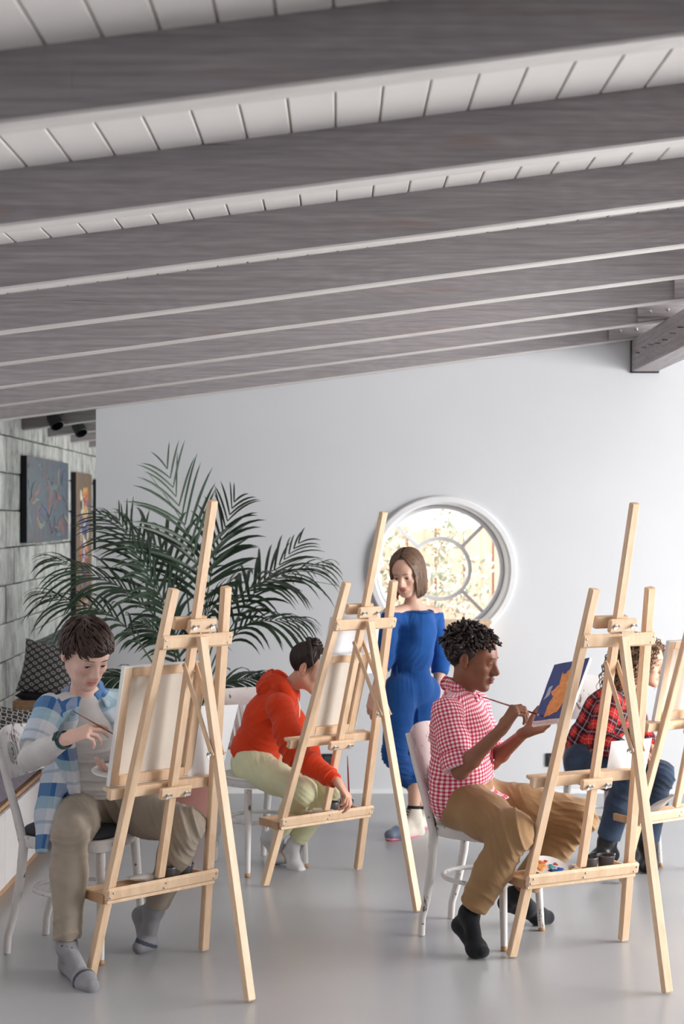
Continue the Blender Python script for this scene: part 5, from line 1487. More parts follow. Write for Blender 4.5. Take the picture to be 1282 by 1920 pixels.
# ---- 2: girl in the orange-red hoodie
def girl_two():
    R = random.Random(31); o = P(580, 1251, 7.58); s = 1.0; Mh = head_frame((.90, -.22, -.42))
    J = dict(o=o, M=Mh, front=nrm([.85, -.30, -.25]), pel=P(474, 1432, 7.72), waist=P(484, 1396, 7.70), chest=P(506, 1346, 7.66), neck=P(536, 1290, 7.62),
             shR=P(524, 1326, 7.50), elR=P(552, 1412, 7.36), wrR=P(634, 1468, 7.18), shL=P(528, 1318, 7.80), elL=P(568, 1385, 7.84), wrL=P(592, 1436, 7.78),
             hipR=P(474, 1436, 7.62), knR=P(568, 1484, 7.38), anR=P(522, 1560, 7.68), hipL=P(480, 1432, 7.82), knL=P(616, 1476, 7.62), anL=P(552, 1584, 7.70))
    J['heelR'] = P(500, 1572, 7.75); J['ballR'] = P(520, 1604, 7.76); J['toeR'] = P(534, 1610, 7.72)
    J['heelL'] = P(538, 1594, 7.74); J['ballL'] = P(554, 1626, 7.66); J['toeL'] = P(563, 1631, 7.62)
    root = person('girl in an orange-red hoodie bending to dip her brush', (J['pel'][0], J['pel'][1], 0))
    b, tips = build_body(root, J, (216, 166, 142), (186, 96, 88), .86, s, .7, dict(
        R=dict(fwd=[.52, -.15, -.72], pn=[-.75, .2, -.55], curls=((.5, .6, .3), (.65, .6, .3), (.8, .6, .4), (.9, .6, .4)), s=.92, thumb=(.8, .3, .55), tcurl=.7),
        L=dict(fwd=[.5, -.2, -.6], pn=[-.6, .2, -.7], curls=((.5, .5, .3),)*4, s=.9)))
    face_parts(root, o, Mh, s, M['h2'], gaze=(0, -.6))
    bun = np.array([0, -.022, .118])
    def dd(p, i, d): 
        v = bun-p; l = np.linalg.norm(v); return v/l
    strands = []
    for p in scalp(520, R, hairline):
        L_ = np.linalg.norm(bun-p); n = max(3, int(L_/.016)); pts = grow(p, dd, n, L_/n, .06, .0)
        strands.append((pts, np.full(n+1, .0042)))
    # twisted bun and a braid over the crown
    for k in range(3):
        for ph in (0, 2.1, 4.2):
            rr_ = (.030, .020, .008)[k]; hz = (-.004, .006, .013)[k]; pts = []
            for i in range(30):
                a_ = i/29*2*pi*1.05+ph; t = i*.9+ph; pts.append(bun+np.array([cos(a_)*(rr_+.006*cos(t)), sin(a_)*(rr_+.006*cos(t)), hz+.006*sin(t)+.004]))
            strands.append((pts, np.full(30, .0068)))
    for ph in (0, 2*pi/3, 4*pi/3):
        for sx in (-1, 1):
            pts = []
            for i in range(26):
                t = i/25; a_ = -.1+t*1.5; c = HC+np.array([sx*cos(a_)*.078, .035-.085*t, sin(a_)*.088+.004]); pts.append(c+np.array([0, .0065*cos(i*.9+ph), .0065*sin(i*.9+ph)]))
            strands.append((pts, np.full(26, .0062)))
    for i in range(26):     # loose wisps at the temple
        a_ = R.uniform(.0, 1.0); p = np.array([.073*R.choice([-1, 1]), .045-.05*a_, .02+.03*R.random()]); pts = [p]
        for k in range(6): pts.append(pts[-1]+np.array([R.uniform(-.002, .003), R.uniform(-.004, .003), -.009]))
        strands.append((pts, np.linspace(.0012, .0004, 7)))
    hair_build(root, o, Mh, s, strands, M['h2'], cap_mesh(root, o, Mh, s, M['h2'], .004, -.045))
    fr = J['front']; up = nrm(J['neck']-J['chest']); sq = (nrm(np.cross(up, [0, 1, 0])), 1.12); sd = np.array([0, 1., 0])
    S = SDF(); S.cone(J['pel']+np.array([-.012, 0, .030]), J['waist'], .128, .128, .04, sq=sq, fa=True).cone(J['waist'], J['chest'], .128, .125, .05, sq=sq).cone(J['chest'], J['neck']-up*.05, .125, .090, .05)
    for k in 'RL':
        S.cone(J['sh'+k], J['neck']-up*.04, .062, .062, .04); e_ = lerp(J['el'+k], J['wr'+k], .40); w2 = lerp(J['el'+k], J['wr'+k], .84)
        S.chain([J['sh'+k], lerp(J['sh'+k], J['el'+k], .5), J['el'+k], e_, w2], [.064, .062, .058, .054, .046], .025, fb=True)
    fo = [(J['elR'], .12, J['wrR']-J['shR'], .034, .010), (J['waist'], .15, up+fr*.3, .05, .008), (J['shR']-up*.05, .11, nrm(J['elR']-J['shR'])+fr, .05, .007), (J['wrR'], .10, J['wrR']-J['elR'], .026, .006), (J['pel']+np.array([0, -.1, .05]), .12, up, .03, .006)]
    hd = garment(root, 'hoodie', S, M['c_orange'], fo, seed=11, base=.0022)
    S = SDF(); hemc = J['pel']+np.array([-.012, 0, .034]); ax_ = nrm(J['waist']-hemc); S.cone(hemc-ax_*.002, hemc+ax_*.042, .128, .126, .01, sq=sq, fa=True, fb=True)
    garment(hd, 'hem_band', S, M['c_orange'], (), h=.005, base=.0006)
    for k in 'RL':
        w1, w2 = lerp(J['el'+k], J['wr'+k], .80), lerp(J['el'+k], J['wr'+k], .95); S = SDF(); S.cone(w1, w2, .040, .036, .01, fa=True, fb=True)
        garment(hd, 'cuff', S, M['c_orange'], [(w1, .06, np.cross(w2-w1, [0, 1, 0]), .008, .001)], h=.0045, base=.0003)
    # hood lying on the back and round the neck
    S = SDF(); nb = J['neck']; bk = -fr
    ring_ = []
    for i in range(9):
        a_ = -2.3+4.6*i/8; ring_.append(nb+bk*cos(a_)*.070+sd*sin(a_)*.078+up*(.005+.035*cos(a_)+.0)-np.array([0, 0, .012*(1-cos(a_))]))
    S.chain(ring_, [.022, .028, .034, .040, .044, .040, .034, .028, .022], .03)
    S.ell(nb+bk*.085-up*.03, (.058, .085, .062), None, .04); S.ell(nb+bk*.055+up*.055, (.042, .062, .04), None, .03, True)
    garment(hd, 'hood', S, M['c_orange'], [(nb+bk*.09, .12, (0.3, .8, .6), .045, .007)], seed=4, base=.002)
    for k, sg in enumerate((-1, 1)):
        a0 = nb+fr*.075+sd*sg*.028-up*.025; MB().tube([a0, a0+fr*.012-np.array([0, 0, .04]), a0+fr*.010-np.array([0, 0, .095])], .0032, 8).build('drawstring', M['lace'], hd, True)
    S = SDF(); S.cone(J['hipR'], J['hipL'], .098, .098, .05).cone(J['pel'], J['waist']-up*.02, .108, .104, .05)
    for k in 'RL':
        c2 = lerp(J['kn'+k], J['an'+k], .90); S.chain([J['hip'+k], lerp(J['hip'+k], J['kn'+k], .5), J['kn'+k], lerp(J['kn'+k], J['an'+k], .4), c2], [.092, .080, .062, .058, .048], .025, fb=True)
    garment(root, 'trousers', S, M['c_lime'], [(J['knR'], .10, (1, 0, 1), .03, .004), (J['hipR']+np.array([.06, -.05, 0]), .11, (1, 0, .6), .03, .004), (J['anL'], .10, (0, .2, 1), .022, .005), (J['knL'], .10, (1, 0, .8), .03, .005)], seed=12, base=.0016)
    for k in 'RL':
        S = SDF(); add_foot(S, J, k, .004); up2 = nrm(J['kn'+k]-J['an'+k]); S.cone(J['an'+k], J['an'+k]+up2*.05, .036, .038, .02, fb=True)
        garment(root, 'sock', S, M['c_sock_white'], (), h=.0045, base=.0006)
    MB().lathe([(.0055, -.0008), (.0065, -.0008), (.0065, .0008), (.0055, .0008)], o+Mh@(np.array([.084, -.004, -.036])*s), 14, axis=Mh[:, 0], closed=True).build('earring', M['gold'], root, True)
    brush(P(651, 1417, 7.16), P(655, 1508, 7.20), .014, 'dark red paintbrush standing in the cup, held by the girl in the hoodie', M['red_brush'], M['bristle_brown'], .0042, .016)
girl_two()

# ---- 3: woman in blue by the round window
def woman_three():
    R = random.Random(41); o = P(763, 1073, 8.42); s = 1.03; Mh = head_frame((-.36, -.84, -.33), .05)
    J = dict(o=o, M=Mh, front=nrm([-.45, -.88, -.05]), pel=P(770, 1282, 8.52), waist=P(768, 1236, 8.52), chest=P(776, 1180, 8.52), neck=P(776, 1132, 8.50),
             shR=P(730, 1152, 8.40), elR=P(722, 1235, 8.44), wrR=P(701, 1300, 8.36), shL=P(816, 1152, 8.62), elL=P(826, 1240, 8.66), wrL=P(818, 1318, 8.58),
             hipR=P(752, 1296, 8.46), knR=P(740, 1412, 8.34), anR=P(796, 1518, 8.62), hipL=P(792, 1298, 8.58), knL=P(780, 1412, 8.46), anL=P(775, 1532, 8.42))
    J['heelR'] = P(803, 1540, 8.66); J['ballR'] = P(776, 1548, 8.58); J['toeR'] = P(762, 1550, 8.54)
    J['heelL'] = P(783, 1558, 8.46); J['ballL'] = P(748, 1563, 8.34); J['toeL'] = P(732, 1566, 8.30)
    root = person('woman in a royal blue outfit standing before the round window', (J['anL'][0], J['anL'][1], 0))
    b, tips = build_body(root, J, (222, 180, 158), (190, 104, 96), .86, s, .6, dict(
        R=dict(fwd=[-.12, -.1, -1], pn=[.3, .9, 0], curls=((.3, .4, .2), (.35, .4, .2), (.4, .4, .2), (.5, .4, .3)), s=.95),
        L=dict(fwd=[-.05, -.1, -1], pn=[-.3, .9, 0], curls=((.3, .4, .2),)*4, s=.95)), h=.0085)
    face_parts(root, o, Mh, s, M['h3'], browh=.021, gaze=(0, -.55), brow_r=.0016)
    strands = []
    for sx in (-1, 1):
        for i in range(300):
            ph = .84+(pi-.84)*((i*.618) % 1.0); yr = .050-(ph-.84)/(pi-.84)*.12; lay = R.uniform(1.07, 1.15)
            u0 = nrm([sx*.05, yr/.094+.12, 1.05]); u1 = nrm([sx*sin(ph), cos(ph), .0]); om = math.acos(max(-1, min(1, float(u0@u1)))); pts = []
            for t in np.linspace(0, 1, 8):
                u = (u0*sin((1-t)*om)+u1*sin(t*om))/sin(om); pts.append(HC+u*HR*(lay+.03*t)+np.array([R.uniform(-.0015, .0015) for _ in range(3)]))
            e_ = pts[-1]; zz = -.124+R.uniform(-.012, .010)
            for t in (.2, .45, .7, .88, 1.0):
                tuck = -.010*t*t*sx if ph < 2.6 else 0
                pts.append(np.array([e_[0]+tuck+.006*sx*sin(pi*t), e_[1]+.004*sin(pi*t), lerp(e_[2], zz, t)])+np.array([R.uniform(-.0015, .0015), R.uniform(-.0015, .0015), 0]))
            strands.append((pts, rad_(13, .0052)))
    hair_build(root, o, Mh, s, strands, M['h3'], cap_mesh(root, o, Mh, s, M['h3'], .005, -.09))
    c = o+Mh@(np.array([-.082, .012, -.062])*s); m = MB(); e1, e2 = Mh[:, 1]*.3-Mh[:, 0]*.95, -Mh[:, 2]
    m.prism([(-.011, 0), (0, .018), (.011, 0)][::-1], c, nrm(np.array([1, -.3, 0])), e2, nrm([-.3, -1, 0]), .0015); m.build('earring', M['gold'], root)
    fr = J['front']; up = np.array([0, 0, 1.]); sq = (fr, 1.22); sd = nrm(np.cross(fr, up))
    S = SDF(); S.cone(J['waist']-up*.015, J['waist']+up*.03, .106, .124, .03, sq=sq).cone(J['waist']+up*.03, J['chest'], .122, .118, .05, sq=sq).cone(J['chest'], J['neck']-up*.058, .122, .088, .05, sq=sq)
    S.ell(J['chest']+fr*.06+sd*.05-up*.01, (.052,)*3, None, .04).ell(J['chest']+fr*.06-sd*.05-up*.01, (.052,)*3, None, .04)
    for k in 'RL':
        S.cone(J['sh'+k]-up*.020, J['neck']-up*.080, .042, .060, .04); w2 = lerp(J['el'+k], J['wr'+k], .30)
        S.chain([J['sh'+k]-up*.014, lerp(J['sh'+k], J['el'+k], .5), J['el'+k], w2], [.045, .052, .049, .046], .025, fb=True)
    S.cut(J['neck']-up*.034, up, .2)
    bl = garment(root, 'blouse', S, M['c_royal'], [(J['neck']-up*.05+fr*.07, .09, sd, .022, .0035), (J['waist']+fr*.05, .13, sd+up*.4, .045, .005), (J['elL'], .1, (0.3, 0, 1), .035, .004), (J['shL']-up*.03, .08, sd, .03, .004)], seed=14, base=.0016)
    pts = [J['neck']-up*(.036+.010*cos(a_)**2)+sd*.112*cos(a_)+fr*(.074*sin(a_)) for a_ in np.linspace(0, 2*pi, 33)]
    MB().tube(pts, .0052, 8, caps=False).build('gathered_neckband', M['c_royal'], bl, True)
    S = SDF(); S.cone(J['hipR'], J['hipL'], .098, .098, .03, sq=(fr, 1.1)).cone(J['pel']-up*.02, J['waist']-up*.006, .126, .102, .03, sq=sq, fb=True)
    for k, t in (('R', .52), ('L', .42)):
        e_ = lerp(J['kn'+k], J['an'+k], t*.8); e2 = lerp(J['kn'+k], J['an'+k], t)
        S.chain([J['hip'+k], lerp(J['hip'+k], J['kn'+k], .5), J['kn'+k], e_], [.096, .082, .070, .058], .014); S.cone(e_, e2, .058, .046, .012, fb=True)
    tr = garment(root, 'trousers', S, M['c_royal'], [(J['knL']-up*.06, .12, (0.2, 0, 1), .026, .009), (J['knR']-up*.06, .12, (.5, 0, 1), .026, .009), (J['pel']+fr*.1, .11, sd, .030, .004), (lerp(J['hipL'], J['knL'], .5), .15, (1, .2, .25), .06, .006)], seed=15, base=.002)
    pts = [J['waist']-up*.014+sd*.116*cos(a_)+fr*(.098*sin(a_)) for a_ in np.linspace(0, 2*pi, 33)]
    MB().tube(pts, .007, 8, caps=False).build('waistband', M['c_royal'], tr, True)
    for k, dx in enumerate((-.008, .008)):
        a0 = J['waist']-up*.02+fr*.105+sd*.03; MB().tube([a0, a0-up*.06+sd*dx+fr*.012, a0-up*.16+sd*(dx*2)+fr*.008], .0028, 6).build('drawstring', M['c_royal'], tr, True)
    # high-top shoes
    for k in 'RL':
        a_, h, b_, t = (J[q+k] for q in ('an', 'heel', 'ball', 'toe')); sh_ = empty('shoe', tuple(b_)); sh_.parent = root; sh_.matrix_parent_inverse = wmat(root).inverted()
        S = SDF(); add_foot(S, J, k, .010); u2 = nrm(J['kn'+k]-a_); S.cone(a_, a_+u2*.045, .044, .043, .02, fb=True)
        zlo = min(h[2], b_[2])-.022; ax2 = nrm(t-h)
        def fm(C, b_=b_, ax2=ax2, t=t): return np.where((C-lerp(b_, t, .25))@ax2 > 0, 1, 0)
        garment(sh_, 'shoe_upper', S, [M['shoe_cream'], M['shoe_blue']], (), h=.005, base=.0005, fmatf=fm)
        S = SDF(); dn = np.array([0, 0, -.018]); S.cone(h+dn, b_+dn, .034, .040, .02, sq=(np.array([0, 0, 1.]), 2.0)).cone(b_+dn, t+dn, .040, .030, .02, sq=(np.array([0, 0, 1.]), 2.0))
        garment(sh_, 'sole', S, M['shoe_pink'], (), h=.005, base=0)
        m = MB(); sv = nrm(np.cross(ax2, [0, 0, 1])); fd = nrm(ax2-u2*np.dot(ax2, u2))
        for i in range(6):
            c = lerp(a_+u2*.042+fd*.043, lerp(a_, b_, .75)+np.array([0, 0, .038]), i/5); m.tube([c-sv*.016, c+fd*.006+u2*.003, c+sv*.016], .0028, 6)
        m.build('laces', M['shoe_black'], sh_, True)
        MB().lathe([(.036, 0), (.037, .012), (.034, .020)], a_+u2*.042, 20, axis=u2).build('sock', M['c_sock_black'], root, True)
woman_three()

# ---- 4: boy in pink gingham with short locks
def boy_four():
    R = random.Random(51); o = P(884, 1235, 6.34); s = 1.06; Mh = head_frame((.93, -.30, -.20))
    J = dict(o=o, M=Mh, front=nrm([.93, -.32, 0]), pel=P(868, 1496, 6.42), waist=P(866, 1440, 6.40), chest=P(864, 1368, 6.37), neck=P(862, 1296, 6.36),
             shR=P(836, 1338, 6.20), elR=P(862, 1446, 6.10), wrR=P(942, 1365, 5.98), shL=P(892, 1326, 6.52), elL=P(922, 1428, 6.46), wrL=P(983, 1374, 6.28),
             hipR=P(862, 1502, 6.32), knR=P(962, 1560, 6.04), anR=P(880, 1712, 6.14), hipL=P(884, 1494, 6.52), knL=P(1084, 1532, 6.42), anL=P(968, 1676, 6.50))
    J['heelR'] = P(862, 1735, 6.20); J['ballR'] = P(893, 1778, 6.12); J['toeR'] = P(905, 1784, 6.08)
    J['heelL'] = P(948, 1694, 6.54); J['ballL'] = P(1008, 1716, 6.60); J['toeL'] = P(1028, 1719, 6.62)
    root = person('boy in a pink gingham shirt and tan trousers painting a canvas in his hand', (J['pel'][0], J['pel'][1], 0))
    b, tips = build_body(root, J, (134, 88, 66), (146, 84, 78), .95, s, .45, dict(
        R=dict(fwd=[.55, .02, .80], pn=[.80, .42, -.42], curls=((.95, .9, .4), (1.05, .95, .5), (1.15, 1.0, .5), (1.2, 1.0, .5)), s=1.0, thumb=(.7, .35, .6), tcurl=.6),
        L=dict(fwd=[.80, -.15, .30], pn=[-.45, -.35, .85], curls=((.25, .3, .2), (.3, .3, .2), (.35, .3, .2), (.4, .3, .2)), s=1.0, thumb=(.5, .6, .4), tcurl=.2)),
        cheek=.12, headkw=dict(lip=1.22, nose=.985))
    # paler palms
    face_parts(root, o, Mh, s, M['h4'], gaze=(0, -.45), browh=.0215, brow_r=.002)
    strands = []
    S = SDF(); hair_cap(S, o, Mh, s, .0035, -.055); cap = S.mesh(.004, (), 2)
    ok = lambda p: hairline(p) and p[2] > .048+.0*p[1] and not (p[1] > .062)
    for p in scalp(330, R, ok):
        nv = nrm((p-HC)/HR**2); n = 8; d = nv+np.array([R.uniform(-.5, .5), R.uniform(-.4, .5), R.uniform(-.2, .2)]); pts = [p]; curlp = nrm(np.cross(d, [R.random(), R.random(), 1])); ph = R.uniform(0, 6)
        ln = R.uniform(.0038, .0062)*(1.15 if R.random() < .12 else 1)
        for k in range(n):
            d = nrm(d*.8+np.array([R.uniform(-.35, .35), R.uniform(-.25, .4), R.uniform(-.38, .12)])*.9); pts.append(pts[-1]+d*ln)
        rr_ = .0056*R.uniform(.8, 1.15); rads = np.array([rr_*(1+.28*sin(k*2.3+ph)) for k in range(n)]+[rr_*.35]); strands.append((pts, rads))
    for p in scalp(900, R, lambda p: hairline(p) and p[2] < .085 and p[2] > -.04):
        nv = nrm((p-HC)/HR**2); strands.append(([p+nv*.003, p+nv*.0065, p+nv*.009+np.array([R.uniform(-.002, .002)]*3)], [.0026, .0022, .0008]))
    hair_build(root, o, Mh, s, strands, M['h4'], cap, n=6)
    fr = J['front']; up = nrm(J['neck']-J['chest']); sd = nrm(np.cross(fr, up)); sq = (fr, 1.10)
    S = SDF(); S.cone(J['pel']+np.array([-.01, 0, -.045]), J['waist'], .146, .128, .05, sq=sq, fa=True).cone(J['waist'], J['chest'], .128, .132, .05, sq=sq).cone(J['chest'], J['neck']-up*.055, .132, .074, .05, sq=sq)
    S.cone(J['pel']+fr*.05, J['pel']+fr*.13+np.array([.02, -.02, -.012]), .10, .055, .03, sq=(np.array([0, 0, 1.]), 1.3))
    S.cone(P(856, 1450, 6.32), P(846, 1492, 6.30), .118, .092, .04, sq=(np.array([0, 1., 0]), 1.10)); S.cone(P(842, 1475, 6.28), P(830, 1522, 6.28), .070, .030, .03, sq=(np.array([0, 1., 0]), 1.4))
    S.cut(J['pel']+fr*.10+np.array([0, 0, -.010]), nrm([.25, 0, -1]), .13)
    for k in 'RL':
        S.cone(J['sh'+k], J['neck']-up*.04, .058, .056, .04); w2 = lerp(J['sh'+k], J['el'+k], .90)
        S.chain([J['sh'+k], lerp(J['sh'+k], J['el'+k], .5), w2], [.062, .064, .060], .025, fb=True)
    bones = [(J['neck'], J['pel'], .135, fr, .0), (J['shR'], J['elR'], .06, [0, -1, 0], .004), (J['shL'], J['elL'], .06, [0, -1, 0], .004)]
    fo = [(J['shR'], .10, (1, 0, .5), .05, .005), (J['waist']+sd*.05, .16, up+fr*.4, .045, .008), (J['chest']-fr*.08, .14, up+fr*.5, .06, .006), (J['elR'], .09, J['elR']-J['shR'], .03, .004), (J['pel'], .14, up, .034, .007)]
    shx = garment(root, 'gingham_shirt', S, M['c_ging'], fo, bones, seed=22, base=.002, h=.005)
    for k in 'RL':
        a0, a1 = lerp(J['sh'+k], J['el'+k], .70), lerp(J['sh'+k], J['el'+k], .96); S = SDF(); S.cone(a0, a1, .0665, .0665, .01, fa=True, fb=True)
        garment(shx, 'rolled_cuff', S, M['c_ging'], [(a0, .1, J['el'+k]-J['sh'+k], .03, .003)], [(J['sh'+k], J['el'+k], .062, [0, -1, .0], .007)], h=.005, base=.0012)
    S = SDF(); nb = J['neck']
    for sg in (-1, 1):
        S.cone(nb-fr*.058+up*.030, nb+sd*sg*.052+up*.016, .028, .026, .02, sq=(nrm(-fr+sd*sg), 2.4)); S.cone(nb+sd*sg*.052+up*.014, nb+fr*.066+sd*sg*.026-up*.030, .026, .018, .015, sq=(nrm(fr*.4+sd*sg), 2.4))
    garment(shx, 'collar', S, M['c_ging'], (), [(nb+up*.1, nb-up*.1, .068, fr, .0)], h=.004, base=.0008)
    # red placket inside the open front
    pts = [nb+fr*(.070)-up*.035, J['chest']+fr*.126+up*.02, J['chest']+fr*.130-up*.05, J['waist']+fr*.128]
    m = MB(); m.tube(pts, .007, 8, flat=.4); m.build('placket', M['c_ging_red'], shx, True)
    for i in range(5):
        c = lerp(J['chest']+fr*.128+up*.06, J['waist']+fr*.128-up*.02, i/4)+sd*.0; MB().lathe([(0, .002), (.0045, .0018), (.005, 0)], c+fr*.006, 10, axis=fr).build('button', M['white'], shx, True)
    S = SDF(); S.cone(J['hipR'], J['hipL'], .108, .108, .05).cone(J['pel'], J['waist']-up*.05, .124, .118, .05)
    for k in 'RL':
        c2 = lerp(J['kn'+k], J['an'+k], .90 if k == 'R' else .86); S.chain([J['hip'+k], lerp(J['hip'+k], J['kn'+k], .5), J['kn'+k], lerp(J['kn'+k], J['an'+k], .45), c2], [.104, .092, .076, .070, .060], .03, fb=True)
    tz = garment(root, 'trousers', S, M['c_tan'], [(J['knR'], .14, (1, 0, .45), .04, .009), (J['knL'], .16, (.8, 0, 1), .036, .011), (J['hipR']+fr*.1, .12, (1, 0, .8), .04, .007), (lerp(J['knR'], J['anR'], .6), .13, (.7, .2, .7), .05, .006), (J['hipL']+fr*.06, .14, (1, 0, 1), .04, .008)], seed=23, base=.0022)
    for k in 'RL':
        S = SDF(); add_foot(S, J, k, .005); u2 = nrm(J['kn'+k]-J['an'+k]); S.cone(J['an'+k], J['an'+k]+u2*.018, .038, .036, .02, fb=True)
        garment(root, 'sock', S, M['c_sock_black'], (), h=.0045, base=.0006)
    brush(P(902, 1306, 5.93), P(1018, 1343, 6.155), .020, 'dark red paintbrush touching the hand-held blue and orange painting', M['red_brush'], M['bristle'], .0042, .020)
    # the painting he holds
    BL = P(996, 1361, 6.20); u_ = np.array([.112, .145, .232]); h_ = np.array([.120, -.165, .045]); h_ = h_-u_*np.dot(h_, u_)/np.dot(u_, u_)
    nv = nrm(np.cross(h_, u_)); lw, lh = np.linalg.norm(h_), np.linalg.norm(u_); U, H_ = u_/lh, h_/lw
    if nv[1] > 0: nv = -nv
    c = BL+u_/2+h_/2; pt = empty('painting_board', tuple(c), 'blue board with an orange figure, held by the boy in pink gingham', 'painting')
    Rb = np.column_stack([H_, np.cross(U, H_), U]); nb_ = np.cross(U, H_)
    if nb_@nv < 0: nb_ = nv*1
    MB().box(c-nv*.006, (lw, .012, lh), Rb, .001).build('board', M['canvas_white'], pt)
    def blob(poly, col, z, nm):
        m = MB(); pl_ = [BL+h_*a_+u_*b_+nv*z for a_, b_ in poly]; n = len(pl_); V = pl_+[p-nv*.0012 for p in pl_]
        m.add(V, [tuple(range(n)), tuple(range(n, 2*n))[::-1]]+[(i, (i+1) % n, n+(i+1) % n, n+i) for i in range(n)])
        return m.build(nm, plain('gouache_'+nm, col, .6, var=.16, scale=50, bmp=.3, bscale=120), pt)
    ro = random.Random(9)
    def rough(poly, n=4, a_=.02):
        out = []
        for i in range(len(poly)):
            p, q = poly[i], poly[(i+1) % len(poly)]
            for k in range(n): t = k/n; out.append((lerp(p[0], q[0], t)+ro.uniform(-a_, a_)*(k > 0), lerp(p[1], q[1], t)+ro.uniform(-a_, a_)*(k > 0)))
        return out
    blob(rough([(.01, .06), (.99, .05), (.99, .99), (.01, .99)], 6, .006), (66, 82, 138), .0012, 'blue_ground')
    blob(rough([(.30, .10), (.62, .16), (.72, .36), (.88, .44), (.90, .60), (.80, .78), (.84, .93), (.66, .80), (.58, .92), (.48, .78), (.36, .82), (.40, .62), (.22, .52), (.34, .44), (.28, .28)], 4, .012), (236, 156, 92), .0026, 'orange_figure')
    blob(rough([(.60, .60), (.74, .62), (.76, .74), (.64, .76)], 3, .01), (222, 216, 218), .0040, 'pale_face')
    blob(rough([(.08, .40), (.20, .46), (.22, .62), (.12, .60)], 3, .015), (176, 190, 214), .0024, 'pale_blue_patch')
    blob(rough([(.02, .02), (.7, .01), (.7, .05), (.02, .07)], 3, .012), (232, 206, 200), .0024, 'bare_edge')
boy_four()

